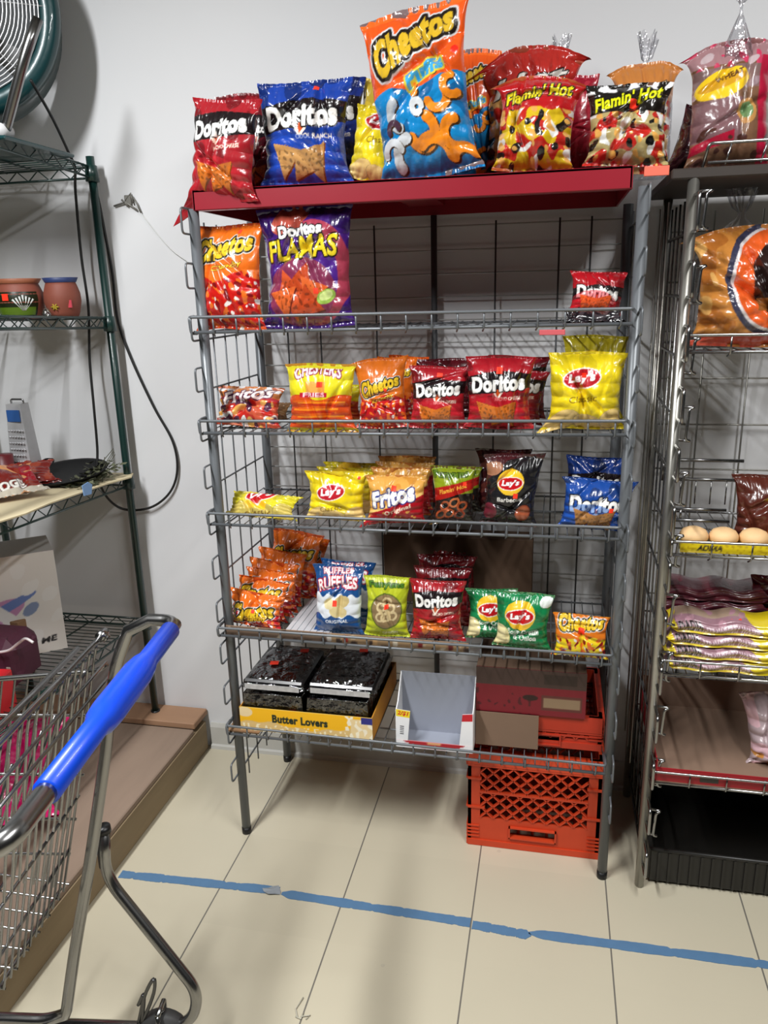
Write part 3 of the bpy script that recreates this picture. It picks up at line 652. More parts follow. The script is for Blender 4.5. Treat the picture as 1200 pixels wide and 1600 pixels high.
# ------------------------------------------------------------------ shelf A
zA = lambda x: zshelf('A', x)
px_bag('chip_bag', 'orange crunchy cheese snack bag at the left end of the top wire shelf', lambda w, h: a_cheetos(w, h, seed=2, ly=.78, rot=8, bot='c01a14', split=.50), 308, 418, 350, 522, Y=-.41, Z=zA(.1), dep=.09, lean=5, yaw=-6, roll=1, ear=(.05, .0), group='bags on the top wire shelf', st=[(.42, .92, .05)])
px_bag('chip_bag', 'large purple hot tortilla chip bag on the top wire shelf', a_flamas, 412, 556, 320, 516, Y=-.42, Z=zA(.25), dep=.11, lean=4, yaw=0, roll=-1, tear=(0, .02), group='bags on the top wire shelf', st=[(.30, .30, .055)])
px_bag('chip_bag', 'small red and black chip bag alone at the right of the top wire shelf', lambda w, h: a_doritos(w, h, 'a81620', word='Doritos', sub='Hot', seed=3, ly=.46, chip='e85a28', rot=-2), 884, 972, 424, 502, Y=-.35, Z=zA(.9)+.012, dep=.07, lean=12, roll=4, crum=.9, group='bags on the top wire shelf')
px_bag('chip_bag', 'black snack bag lying flat under the small red and black chip bag', lambda w, h: a_plain(w, h, '17151a', '3a3438'), 880, 976, 462, 506, Y=-.42, Z=zA(.9), dep=.02, lean=60, group='bags on the top wire shelf')

# ------------------------------------------------------------------ shelf B
G = 'bags on the second wire shelf'; zB = lambda x: zshelf('B', x)
px_bag('chip_bag', 'small red and orange bag slumped at the left end of the second wire shelf', lambda w, h: a_mix(w, h, 'a8303a', 'c85a3a', 'Fritos', 'eee0dc', 12, '4a1c3a', .74, 'c87a40'), 332, 436, 600, 672, Y=-.38, Z=zB(.1), dep=.07, lean=28, crum=1.6, roll=3, group=G)
px_bag('chip_bag', 'crinkled tan bag lying behind the slumped red and orange bag', lambda w, h: a_plain(w, h, '7a5a3c', 'a07a50'), 385, 450, 625, 655, Z=zB(.1), dep=.05, lean=40, group=G)
px_bag('chip_bag', 'yellow topped hot fries bag with orange sticks, left of the orange cheese bags', a_chester, 450, 558, 568, 690, Y=-.40, Z=zB(.2)-.012, dep=.08, lean=5, ear=(0, .03), tear=(0, .0), group=G, st=[(.05, .70, .07)])
px_bag('chip_bag', 'orange and red fries bag behind the yellow topped hot fries bag', lambda w, h: a_chester(w, h, 3), 490, 566, 600, 668, Y=-.30, Z=zB(.2), dep=.06, lean=5, group=G)
for i, (L, R, T, Y) in enumerate([(585, 645, 558, -.27), (604, 664, 556, -.21)]):
    px_bag('chip_bag', ['orange cheese snack bag directly behind the front one on the second wire shelf', 'rearmost orange cheese snack bag on the second wire shelf'][i], lambda w, h: a_cheetos(w, h, seed=i+4), L, R, T, 665, Y=Y, Z=zB(.4), dep=.06, lean=5, roll=3, group=G)
px_bag('chip_bag', 'front orange cheese snack bag between the hot fries and the red corn chips', lambda w, h: a_cheetos(w, h, seed=3, top='d06a1e', rot=14, ly=.62), 558, 638, 560, 676, Y=-.40, Z=zB(.35), dep=.08, lean=5, roll=-2, tear=(-.05, .05), group=G, st=[(.28, .55, .06)])
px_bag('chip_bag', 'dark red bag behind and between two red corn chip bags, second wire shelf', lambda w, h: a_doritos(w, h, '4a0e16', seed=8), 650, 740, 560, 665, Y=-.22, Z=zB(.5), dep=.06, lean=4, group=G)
px_bag('chip_bag', 'smaller red corn chip bag right of the orange cheese bags on the second wire shelf', lambda w, h: a_doritos(w, h, 'a01c26', seed=7, ly=.60), 638, 730, 572, 678, Y=-.40, Z=zB(.5), dep=.08, lean=5, roll=1, group=G, st=[(.05, .86, .1, .035)])
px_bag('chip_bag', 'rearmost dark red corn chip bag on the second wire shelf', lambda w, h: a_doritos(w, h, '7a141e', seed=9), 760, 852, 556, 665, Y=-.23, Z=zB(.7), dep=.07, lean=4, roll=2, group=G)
px_bag('chip_bag', 'red corn chip bag tucked behind the right edge of the larger one', lambda w, h: a_doritos(w, h, '8c1822', seed=10), 752, 846, 575, 668, Y=-.31, Z=zB(.7), dep=.07, lean=4, roll=6, group=G)
px_bag('chip_bag', 'larger red corn chip bag in the middle of the second wire shelf', lambda w, h: a_doritos(w, h, 'a31a25', seed=11, ly=.60), 724, 832, 556, 680, Y=-.405, Z=zB(.65), dep=.09, lean=5, roll=1, group=G, st=[(.02, .80, .09, .045)])
px_bag('chip_bag', 'dull yellow bag top rising behind the yellow potato chip bag of the second wire shelf', lambda w, h: a_lays(w, h, 'a89a20', seed=5), 872, 972, 524, 665, Y=-.25, Z=zB(.9), dep=.08, lean=3, roll=1, group=G)
px_bag('chip_bag', 'yellow potato chip bag at the right end of the second wire shelf', lambda w, h: a_lays(w, h, 'ecd21e', sub='Classic', seed=6, cy=.66), 850, 972, 550, 682, Y=-.405, Z=zB(.95), dep=.10, lean=5, roll=1, ear=(.14, 0), crum=1.4, group=G, st=[(-.06, .70, .06)])

# ------------------------------------------------------------------ shelf C
G = 'bags on the third wire shelf'; zC = lambda x: zshelf('C', x)
px_bag('chip_bag', 'yellow potato chip bag lying down at the left end of the third wire shelf', lambda w, h: a_lays(w, h, 'd8cc2c', cy=.78, seed=8, chip='c8b45a', W=.45), 352, 462, 764, 824, Y=-.40, Z=zC(.1), dep=.05, lean=52, roll=4, crum=1.3, group=G)
for i, (L, R, T, Y) in enumerate([(510, 600, 722, -.20), (500, 590, 730, -.27), (492, 584, 736, -.33)]):
    px_bag('chip_bag', ['rearmost yellow bag in the row behind the upright yellow potato chip bag', 'third yellow potato chip bag from the front of its row', 'yellow bag right behind the upright yellow potato chip bag'][i], lambda w, h: a_lays(w, h, 'c8b41c', seed=9+i), L, R, T, 815, Y=Y, Z=zC(.4), dep=.055, lean=4, group=G)
px_bag('chip_bag', 'upright yellow potato chip bag at the front of its row on the third wire shelf', lambda w, h: a_lays(w, h, 'ecd21e', seed=12, cy=.60), 480, 574, 736, 838, Y=-.405, Z=zC(.3), dep=.08, lean=4, roll=0, ear=(0, .0), group=G, st=[(.80, .88, .045)])
for i, (L, R, T, Y) in enumerate([(594, 682, 712, -.20), (588, 676, 722, -.27), (583, 672, 730, -.33)]):
    px_bag('chip_bag', ['rearmost tan corn chip bag of the row on the third wire shelf', 'third tan corn chip bag from the front of its row', 'tan corn chip bag right behind the front one of its row'][i], lambda w, h: a_fritos(w, h), L, R, T, 820, Y=Y, Z=zC(.5), dep=.05, lean=4, group=G)
px_bag('chip_bag', 'front tan and red corn chip bag with a corner hanging through the third wire shelf', a_fritos, 574, 668, 742, 838, Y=-.41, Z=zC(.4), dep=.08, lean=4, roll=-1, ear=(.12, 0), group=G, st=[(-.02, .76, .1, .05)])
px_bag('chip_bag', 'dark bag behind the flaming onion ring bag on the third wire shelf', lambda w, h: a_funyuns(w, h, True), 690, 752, 728, 822, Y=-.28, Z=zC(.6), dep=.06, lean=4, group=G)
px_bag('chip_bag', 'green, red and black onion ring bag on the third wire shelf', lambda w, h: a_funyuns(w, h, True), 674, 742, 728, 836, Y=-.40, Z=zC(.6), dep=.07, lean=5, roll=0, ear=(.04, 0), group=G, st=[(.60, .72, .09)])
px_bag('chip_bag', 'dark maroon bag behind the black potato chip bag on the third wire shelf', lambda w, h: a_plain(w, h, '3a1418', '5a2a24'), 742, 826, 702, 822, Y=-.26, Z=zC(.7), dep=.07, lean=3, group=G)
px_bag('chip_bag', 'black potato chip bag with a yellow and red oval on the third wire shelf', a_bbq, 750, 838, 708, 838, Y=-.40, Z=zC(.7), dep=.08, lean=3, roll=3, tear=(-.03, .05), group=G, st=[(.22, .46, .09)])
px_bag('chip_bag', 'rear blue corn chip bag at the right end of the third wire shelf', lambda w, h: a_doritos(w, h, '173a86', sub='RANCH', seed=14, ly=.58, chip='b8845a'), 876, 972, 713, 832, Y=-.31, Z=zC(.95), dep=.07, lean=3, roll=3, group=G)
px_bag('chip_bag', 'front blue corn chip bag at the right end of the third wire shelf', lambda w, h: a_doritos(w, h, '1b4796', band='16408c', sub='COOL RANCH', seed=15, ly=.52, chip='a8743e'), 870, 982, 748, 842, Y=-.41, Z=zC(.95), dep=.08, lean=5, roll=4, tear=(-.02, .02), group=G, st=[(.46, .46, .065)])

# ------------------------------------------------------------------ shelf D
G = 'bags on the fourth wire shelf'; zD = lambda x: zshelf('D', x)
ch = [(422, 505, 838, 900, -.13), (414, 498, 832, 925, -.17), (396, 474, 862, 945, -.22), (384, 466, 878, 955, -.27), (378, 460, 892, 962, -.31), (366, 450, 905, 968, -.35), (352, 442, 926, 978, -.41)]
lab = ['backmost orange bag of the tipped row at the left of the fourth wire shelf', 'sixth orange bag from the front, upright with a red price dot', 'fifth orange bag from the front of the tipped row', 'fourth orange bag from the front of the tipped row', 'third orange bag from the front of the tipped row', 'second orange bag from the front of the tipped row', 'frontmost orange bag tipped forward at the left of the fourth wire shelf']
for i, (L, R, T, B, Y) in enumerate(ch):
    px_bag('chip_bag', lab[i], lambda w, h: a_cheetos(w, h, 'Crunchy', seed=20+i, split=.40, ly=.66 if i < 6 else .45), L, R, T, B, Y=Y, Z=zD(.1), dep=.065, lean=12, yaw=-10, roll=3, crum=1.4, group='tipped row of orange cheese snack bags', st=[(.1, .5, .06)] if i in (1, 6) else [])
px_bag('chip_bag', 'blue bag right behind the blue and white ridged potato chip bag', a_ruffles, 500, 582, 876, 980, Y=-.33, Z=zD(.35), dep=.05, lean=3, roll=3, group=G)
px_bag('chip_bag', 'blue and white ridged potato chip bag on the fourth wire shelf', a_ruffles, 492, 570, 884, 988, Y=-.41, Z=zD(.3), dep=.07, lean=4, group=G, st=[(-.05, .50, .09, .04)])
px_bag('chip_bag', 'lime green onion ring bag with a round ring picture on the fourth wire shelf', a_funyuns, 570, 640, 900, 996, Y=-.41, Z=zD(.45), dep=.06, lean=4, film=FILM_M, group=G, st=[(.05, .52, .09)])
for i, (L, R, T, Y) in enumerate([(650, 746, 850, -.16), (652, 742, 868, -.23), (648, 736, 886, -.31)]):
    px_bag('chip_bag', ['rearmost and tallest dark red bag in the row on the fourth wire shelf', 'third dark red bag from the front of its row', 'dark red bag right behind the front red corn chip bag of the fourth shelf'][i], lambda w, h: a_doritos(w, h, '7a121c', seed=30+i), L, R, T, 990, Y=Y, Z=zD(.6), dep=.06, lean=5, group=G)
px_bag('chip_bag', 'front red corn chip bag on the fourth wire shelf, left of the green bags', lambda w, h: a_doritos(w, h, 'a01822', seed=33, ly=.66), 640, 726, 906, 1008, Y=-.41, Z=zD(.6), dep=.07, lean=5, group=G, st=[(.15, .38, .09)])
px_bag('chip_bag', 'rear green sour cream potato chip bag, half hidden by the front one', a_green, 728, 806, 920, 1012, Y=-.37, Z=zD(.7), dep=.06, lean=4, yaw=6, group=G)
px_bag('chip_bag', 'front green sour cream potato chip bag on the fourth wire shelf', a_green, 768, 858, 924, 1028, Y=-.43, Z=zD(.75), dep=.07, lean=4, roll=3, group=G)
px_bag('chip_bag', 'small orange, red and yellow snack bag at the right end of the fourth shelf', lambda w, h: a_cheetos(w, h, '', seed=41, top='d8741e', bot='e0c41c', split=.52, ly=.84, rot=4), 860, 948, 960, 1034, Y=-.435, Z=zD(.95)-.008, dep=.05, lean=6, roll=2, group=G, st=[(.02, .66, .12)])
# brown carton behind, liner sheets
def carton(name, label, c, d, m, cat='box', rotz=0, open_top=False, th=.004, parent=None):
    e = MB(); X, Y, Z = d
    if open_top:
        e.box((0, 0, th/2), (X, Y, th)); e.box((0, -Y/2+th/2, Z/2), (X, th, Z)); e.box((0, Y/2-th/2, Z/2), (X, th, Z)); e.box((-X/2+th/2, 0, Z/2), (th, Y-2*th, Z)); e.box((X/2-th/2, 0, Z/2), (th, Y-2*th, Z))
    else:
        e.box((0, 0, Z/2), d, bev=.002); e.box((0, 0, Z+.0004), (X*.98, .05, .0008)); e.box((0, -Y/2-.0004, Z-.03), (.05, .0008, .06))
    o = e.build(name, m, parent); o.location = [float(q) for q in c]; o.rotation_euler = (0, 0, rotz)
    if label: tag(o, label, cat)
    return o
a = at(606, 900, Y=-.10); b = at(832, 900, Y=-.10)
carton('cardboard_box', 'dark brown cardboard box at the back of the fourth wire shelf', ((a[0]+b[0])/2, -.11, zD(.6)), (b[0]-a[0], .085, .215), BROWNDK)
mb = MB(); a = at(440, 990, Y=-.46)[0]; b = at(512, 990, Y=-.46)[0]
for k in range(7):
    x = a+(b-a)*k/7; mb.box((x+(b-a)/14, -.27, .006+zD(.15)), ((b-a)/7*.55, .36, .002)); 
mb.box(((a+b)/2, -.27, .003+zD(.15)), (b-a, .37, .003))
tag(mb.build('shelf_liner', mat('white_liner', 'c9cace', .3, 0, .05, 10, coat=.4)), 'shiny white ribbed liner sheet beside the blue and white bag', 'shelf liner')
def liner_art(w, h):
    A = Art(w, h, '7c6656', 3); A.put(A.u > .45, 'a88a68'); A.blobs('4a3a34', 14, .8, None, 3); A.blobs('c8b8a0', 20, 1.3, None, 5)
    for k, c in [(.43, 'd8d0c8'), (.50, 'a83028'), (.62, 'c8a070'), (.70, 'e0d4c0'), (.80, '7a1c20'), (.92, '6a2020')]: A.rect(k, .1, k+.02, .9, c)
    return A
def flat_panel(name, label, art, corners, m=CARD, th=.003, cat='sign', parent=None, n=60):
    """printed card: corners bottom-left, bottom-right, top-right, top-left (3-D)"""
    bl, br, tr, tl = [np.array(q, dtype=float) for q in corners]; k = max(6, int(n*np.linalg.norm(tl-bl)/max(1e-6, np.linalg.norm(br-bl))))
    U, V = np.meshgrid(np.linspace(0, 1, n), np.linspace(0, 1, k)); P = (bl*((1-U)*(1-V))[..., None]+br*(U*(1-V))[..., None]+tr*(U*V)[..., None]+tl*((1-U)*V)[..., None])
    nn = np.cross(br-bl, tl-bl); nn = nn/np.linalg.norm(nn); C = art.sample(U, V); base = art.a.mean((0, 1))
    v2, f2, c2 = grid_mesh('', P-nn*th, np.ones(P.shape)*base, None)
    parts = [grid_mesh('', P, C, None), (v2, f2[:, ::-1], c2)]
    for (s, r) in ((P[0], 1), (P[-1], -1), (P[:, 0], -1), (P[:, -1], 1)):
        Q = np.stack([s-nn*th, s] if r > 0 else [s, s-nn*th]); parts.append(grid_mesh('', Q, np.ones(Q.shape)*base, None))
    me = mesh_from(name, parts, m); o = bpy.data.objects.new(name, me); COL.objects.link(o)
    if label: tag(o, label, cat)
    if parent: o.parent = parent; o.matrix_parent_inverse = parent.matrix_basis.inverted()
    return o
z0, z1 = zD(0)-.002, zD(.7)-.002
flat_panel('shelf_liner', 'brown printed cardboard strip behind the lip of the fourth wire shelf', liner_art(.7, .03), [(.012, -.470, z0), (.70, -.470, z1), (.70, -.472, z1+.026), (.012, -.472, z0+.028)], cat='shelf liner', n=160)

# ------------------------------------------------------------------ shelf E : popcorn tray with clear packs, white display box, red cartons
zE = lambda x: zshelf('E', x)
a = at(378, 1150, Y=-.455); b = at(583, 1165, Y=-.455); tx0, tx1 = a[0], b[0]
ze = zE(.15)+.004; th_ = at(480, 1110, Y=-.455)[2]-ze
th_ = max(.05, min(.075, th_))
tr = empty('popcorn_tray', ((tx0+tx1)/2, -.30, ze), 'yellow Butter Lovers popcorn tray at the left of the lowest wire shelf', 'display tray')
tr['label'] = 'yellow printed cardboard popcorn tray at the left of the lowest wire shelf'
def a_pop(w, h):
    A = Art(w, h, 'f2b616', 3, 420); A.put(A.v < .34+.10*np.sin(A.u*9)+.05*np.sin(A.u*31), 'd9b878'); A.blobs('f0e2bc', 22, .5, A.v < .32, 2); A.put((A.u > .84) & (A.v < .9-.0*A.u), 'e8cf9c'); A.blobs('f4ead0', 16, .3, (A.u > .80), 2); A.ell(.04, .8, .06, .04, 'e8d0a0')
    A.put((A.u > .92) & (A.v > .72), '2c2c7c'); A.text('Butter Lovers', .46, .60, .42, .066, '14251c', 0, [], 0, .045)
    return A
flat_panel('front_panel', None, a_pop(tx1-tx0, th_), [(tx0, -.457, ze), (tx1, -.457, ze), (tx1, -.457, ze+th_), (tx0, -.457, ze+th_)], parent=tr, n=240)
e = MB(); W = tx1-tx0; e.box(((tx0+tx1)/2, -.28, ze+.002), (W, .35, .003)); e.box((tx0+.0015, -.28, ze+th_/2), (.003, .35, th_)); e.box((tx1-.0015, -.28, ze+th_/2), (.003, .35, th_)); e.box(((tx0+tx1)/2, -.105, ze+th_/2), (W, .003, th_))
e.build('tray_body', mat('tray_yellow', 'c98a2c', .6, 0, .15, 25), tr)
tag(MB().box((.035, -.35, zE(0)+.001), (.10, .24, .003)).build('cardboard_sheet', KRAFT), 'small kraft card sheet under the left edge of the popcorn tray', 'cardboard')
CLR2 = clear('clear_tub', 'b9b4ae', .14, .08)
DARKFOOD = mat('dark_snack', '17110f', .3, 0, .5, 60, .6)
gz = ze+.006
def clam(xc, yc, z, w, d, h, label, contents, st=()):
    e = empty('clamshell_pack', (xc, yc, z), label, 'food pack', 'clear lidded snack packs in the popcorn tray')
    m = MB(); t = .94; v = []
    ring = lambda w, d, z: [(xc-w/2, yc-d/2, z), (xc+w/2, yc-d/2, z), (xc+w/2, yc+d/2, z), (xc-w/2, yc+d/2, z)]
    v = ring(w*.96, d*.96, z)+ring(w, d, z+h*.42)+ring(w, d, z+h*.46)+ring(w*.93, d*.93, z+h)
    f = [(3, 2, 1, 0)]+[(i*4+k, i*4+(k+1) % 4, i*4+4+(k+1) % 4, i*4+4+k) for i in range(3) for k in range(4)]+[(12, 13, 14, 15)]
    m.add(v, f); m.tube([*ring(w+.004, d+.004, z+h*.44)], .0022, 6, closed=True); m.tube([*ring(w*.93, d*.93, z+h)], .0018, 6, closed=True); m.build('clear_lid', CLR2, e)
    c = MB(); r = random.Random(int(xc*1000)+int(z*997)); nx = 6
    for i in range(nx):
        for j in range(4):
            c.box((xc+(i-(nx-1)/2)*w*.145, yc+(j-1.5)*d*.22, z+h*.42+r.uniform(-.004, .004)), (w*.125, d*.19, h*.72), bev=.004, rot=Matrix.Rotation(r.uniform(-.15, .15), 3, 'Z'))
    c.build('contents', contents, e)
    for (sx, sy, fz) in st:
        if fz: MB().box((xc+sx*w, yc-d/2-.003, z+h*.5), (.024, .001, .02)).build('price_sticker', REDSTICK, e)
        else: MB().box((xc+sx*w, yc+sy*d, z+h+.0012), (.024, .018, .001)).build('price_sticker', REDSTICK, e)
    return e
w2 = (W-.01)/2*.97; H1 = .108
bx = [tx0+.003+w2/2+.002, tx0+.003+w2*1.5+.008]
clam(bx[0], -.365, gz, w2, .165, H1, 'clear tub of dark snacks, lower front left in the popcorn tray', DARKFOOD, [(.30, 0, 1)])
clam(bx[1], -.365, gz, w2, .165, H1, 'clear tub of dark snacks, lower front right in the popcorn tray', DARKFOOD, [(.30, 0, 1)])
def wrapped(xc, yc, z, w, d, h, label, st, seed):
    """black tray of snacks under crinkled film"""
    e = empty('wrapped_tray', (xc, yc, z), label, 'food pack', 'black film wrapped snack trays')
    m = MB(); m.box((xc, yc, z+h*.4), (w*.96, d*.96, h*.8), bev=.006); m.build('black_tray', mat('black_tray', '0f0e10', .25, 0, .2, 30, coat=.4), e)
    r = np.random.RandomState(seed); U, V = np.meshgrid(np.linspace(-1, 1, 60), np.linspace(-1, 1, 70)); hh = np.clip(1-np.abs(U)**8, 0, 1)*np.clip(1-np.abs(V)**8, 0, 1)
    Z = z+h*(.10+.80*hh)+.006+.010*ridged(U*w*5, V*d*5, r, 6)*1.0; P = np.stack([xc+U*w/2*1.02, yc+V*d/2*1.02, Z], -1)
    me = mesh_from('film', [grid_mesh('', P, np.ones(P.shape), None)], clear('dark_wrap', 'a8a6a8', .20, .10)); o = bpy.data.objects.new('film', me); COL.objects.link(o); o.parent = e; o.matrix_parent_inverse = e.matrix_basis.inverted()
    for (sx, sy) in st: MB().box((xc+sx*w, yc+sy*d, z+h+.007), (.026, .022, .0012), rot=Matrix.Rotation(.2, 3, 'Z')).build('price_sticker', REDSTICK, e)
    f = MB(); f.box((xc-.0, yc-d/2-.006, z+h*.42), (w*.86, .002, .016)); f.build('label_strip', mat('silver_label', 'c8c8ca', .3, .4, .3, 80), e)
z2 = gz+H1+.003
wrapped(bx[0]-.002, -.315, z2, w2*1.02, .235, .042, 'black film wrapped snack tray on the left tub stack with two red price dots', [(-.12, -.12), (.22, .28)], 3)
wrapped(bx[1]+.006, -.30, z2, w2*1.08, .25, .040, 'black film wrapped snack tray on the right tub stack', [(.10, .34)], 5)
clam(bx[0], -.195, gz, w2, .155, H1, 'clear tub at the back left of the popcorn tray', DARKFOOD)
clam(bx[1], -.195, gz, w2, .155, H1, 'clear tub at the back right of the popcorn tray', DARKFOOD)
# white open display box
a = at(620, 1170, Y=-.46); b = at(738, 1180, Y=-.46); dz = zE(.6)+.004; top = at(680, 1034, Y=-.30)[2]; dx0, dx1 = a[0], b[0]
db = empty('display_box', ((dx0+dx1)/2, -.33, dz), 'white open cardboard display box in the middle of the lowest wire shelf', 'box')
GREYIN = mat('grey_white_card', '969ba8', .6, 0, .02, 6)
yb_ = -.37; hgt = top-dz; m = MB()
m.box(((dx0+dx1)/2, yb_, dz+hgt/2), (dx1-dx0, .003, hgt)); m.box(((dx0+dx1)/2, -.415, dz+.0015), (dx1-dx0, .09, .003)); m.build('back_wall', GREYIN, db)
for s, x in ((0, dx0), (1, dx1)):
    p = MB(); fr = lambda a_, b_, c_, x=x: (x+c_, a_, b_)
    p.prism([(yb_, 0), (-.46, 0), (-.46, hgt*.60 if not s else hgt*.62), (-.43, hgt*.66), (yb_, hgt)], -.0015, .0015, 0, lambda a_, b_, c_, x=x: (x+c_, a_, dz+b_)); p.build('side_panel', WHITECARD, db)
a1 = Art(.05, .12, 'e6e7ea', 3, 90); a1.rect(0, .82, 1, 1, 'e8d020'); a1.text('2/$1', .5, .91, .8, .3, 'c82018', 0, [], .2); 
for k in range(5): a1.rect(.3, .35+.05*k, .62, .375+.05*k, '55565a')
fl = dx0+(dx1-dx0)*.17; 
flat_panel('front_flap', None, a1, [(dx0, -.4605, dz), (fl-.006, -.4605, dz), (fl+.004, -.4605, dz+hgt*.60), (dx0, -.4605, dz+hgt*.62)], parent=db)['label'] = 'white left front flap with a yellow price patch'
a2 = Art(.05, .12, 'e9e9ec', 3, 90); a2.rect(0, .82, 1, 1, 'c01c28')
flat_panel('front_flap', None, a2, [(dx1-(dx1-dx0)*.18, -.4605, dz), (dx1, -.4605, dz), (dx1, -.4605, dz+hgt*.64), (dx1-(dx1-dx0)*.13, -.4605, dz+hgt*.62)], parent=db)['label'] = 'white right front flap with a red top edge'
a3 = Art(.2, .04, 'e4e4e8', 3, 160); a3.ell(.5, 1.3, .42, .24, 'a81c28'); a3.ell(.5, .9, .1, .05, 'd8a070')
flat_panel('front_lip', None, a3, [(dx0, -.461, dz), (dx1, -.461, dz), (dx1, -.461, dz+.022), (dx0, -.461, dz+.022)], parent=db)['label'] = 'low front lip with a red curved print'
# cartons right of it
def a_carton(w, h):
    A = Art(w, h, '745844', 3, 260); A.rect(0, .58, 1, .84, '741420'); A.blobs('5a1018', 10, .9, (A.v > .6) & (A.v < .82) & (A.u < .55), 3); A.rect(0, .84, 1, 1, '4a3228'); A.rect(.60, .62, .97, .72, '5a2a24'); A.rect(.62, .64, .95, .70, '8a7258')
    A.ell(.5, .72, .07, .03, '2a1410'); A.rect(.6, 0, 1, .56, '7c1a1c'); return A
a = at(740, 1175, Y=-.42); b = at(912, 1180, Y=-.42); cz = zE(.85)+.004; ct = at(825, 1052, Y=-.42)[2]
cb_ = empty('cardboard_box', ((a[0]+b[0])/2, -.32, cz), 'brown and red cardboard carton right of the white display box', 'box')
cs = at(825, 1122, Y=-.42)[2]
def a_cart2(w, h):
    A = Art(w, h, '741420', 3, 260); A.rect(0, .62, 1, 1, '43302a'); A.blobs('4a0e16', 10, .9, (A.v < .55) & (A.u < .55), 3); A.rect(.60, .12, .97, .46, '5a2a24'); A.rect(.62, .18, .95, .40, '8a7258'); A.ell(.5, .38, .07, .03, '2a1410'); A.rect(.62, .70, .92, .92, '33241e'); return A
flat_panel('front_panel', None, a_cart2(b[0]-a[0], ct-cs), [(a[0]+.004, -.40, cs), (b[0], -.40, cs), (b[0], -.40, ct), (a[0]+.004, -.40, ct)], parent=cb_, n=140)
m = MB(); m.box(((a[0]+b[0])/2+.002, -.27, (cs+ct)/2), (b[0]-a[0]-.006, .252, ct-cs)); m.build('box_body', BROWNDK, cb_)
fx = at(840, 1175, Y=-.42)[0]; MB().box(((a[0]+fx)/2+.002, -.405, (cz+cs)/2), (fx-a[0]-.004, .003, cs-cz)).build('hanging_flap', mat('flap_kraft', '7a6250', .8, 0, .08, 12), cb_)
# ------------------------------------------------------------------ orange milk crates
def crate(label, c, d, m, yawz=0):
    X, Y, Z = d; e = empty('milk_crate', c, label, 'crate', 'orange milk crates')
    def side(w, h, fr):
        mb = MB(); t = .010
        R = lambda x0, z0, x1, z1, t0=0, t1=t: mb.prism([(x0, z0), (x1, z0), (x1, z1), (x0, z1)], t0, t1, 0, fr)
        R(0, 0, w, .020, -.004, t+.002); R(0, h-.045, w, h, -.006, t+.002); R(0, .0, .036, h); R(w-.036, 0, w, h); R(0, h-.052, w, h-.046, -.005, t); R(0, h*.40, .05, h*.42, -.005, t); R(w-.05, h*.40, w, h*.42, -.005, t)
        R(0, h*.70, .04, h*.72, -.005, t); R(w-.04, h*.70, w, h*.72, -.005, t)
        for k in range(4): R(0, .03+.012*k, .034, .034+.012*k, -.004, t); R(w-.034, .03+.012*k, w, .034+.012*k, -.004, t)
        # handle band with slot
        hb0, hb1 = .020, h*.30; sl0, sl1 = w*.33, w*.67; R(.036, hb0, sl0, hb1); R(sl1, hb0, w-.036, hb1); R(sl0, hb0, sl1, hb0+.020); R(sl0, hb1-.022, sl1, hb1)
        for (q0, q1, q2, q3) in ((sl0-.004, hb0+.018, sl1+.004, hb0+.022), (sl0-.004, hb1-.024, sl1+.004, hb1-.020), (sl0-.004, hb0+.018, sl0, hb1-.02), (sl1, hb0+.018, sl1+.004, hb1-.02)): R(q0, q1, q2, q3, -.008, t)
        # diagonal lattice in two panels
        g0, g1, x0, x1 = hb1, h-.050, .036, w-.036
        mid = (g0+g1)/2; R(x0, mid-.003, x1, mid+.003, -.004, t)
        n = 8; stp = (x1-x0)/n; ww = .0017
        for sg in (1, -1):
            for k in range(-4, n+4):
                xa = x0+stp*k; pa = (xa, g0); pb = (xa+sg*(g1-g0)*1.0, g1)
                # clip to the panel
                (ax, az), (bx_, bz) = pa, pb
                def clipx(px_, pz, qx, qz, X0):
                    t_ = (X0-px_)/(qx-px_); return X0, pz+(qz-pz)*t_
                if max(ax, bx_) <= x0 or min(ax, bx_) >= x1: continue
                if ax < x0: ax, az = clipx(ax, az, bx_, bz, x0)
                if ax > x1: ax, az = clipx(ax, az, bx_, bz, x1)
                if bx_ < x0: bx_, bz = clipx(ax, az, bx_, bz, x0)
                if bx_ > x1: bx_, bz = clipx(ax, az, bx_, bz, x1)
                dxx, dzz = bx_-ax, bz-az; L = math.hypot(dxx, dzz)
                if L < .004: continue
                nx, nz = -dzz/L*ww, dxx/L*ww
                mb.prism([(ax+nx, az+nz), (ax-nx, az-nz), (bx_-nx, bz-nz), (bx_+nx, bz+nz)], -.003, t-.002, 0, fr)
        return mb
    x, y, z = c
    side(X, Z, lambda a_, b_, c_: (x-X/2+a_, y-Y/2+c_, z+b_)).build('side_wall', m, e)
    side(X, Z, lambda a_, b_, c_: (x+X/2-a_, y+Y/2-c_, z+b_)).build('side_wall', m, e)
    side(Y, Z, lambda a_, b_, c_: (x-X/2+c_, y+Y/2-a_, z+b_)).build('side_wall', m, e)
    side(Y, Z, lambda a_, b_, c_: (x+X/2-c_, y-Y/2+a_, z+b_)).build('side_wall', m, e)
    f = MB()
    for k in range(9): f.box((x, y-Y/2+Y*(k+.5)/9, z+.005), (X*.96, .008, .008)); f.box((x-X/2+X*(k+.5)/9, y, z+.005), (.008, Y*.96, .008))
    f.build('crate_floor', m, e)
    e.rotation_euler = (0, 0, 0)
    return e
CR = mat('orange_crate', 'c8401c', .5, 0, .10, 20)
a = at(731, 1316, Y=-.40); b = at(933, 1343, Y=-.40)
p0, p1 = at(731, 1316, Z=0), at(934, 1344, Z=0)
yfc = (p0[1]+p1[1])/2
crate('bright orange plastic milk crate on the floor under the snack rack', ((p0[0]+p1[0])/2, yfc+.16, 0.001), (p1[0]-p0[0], .32, .325), CR)
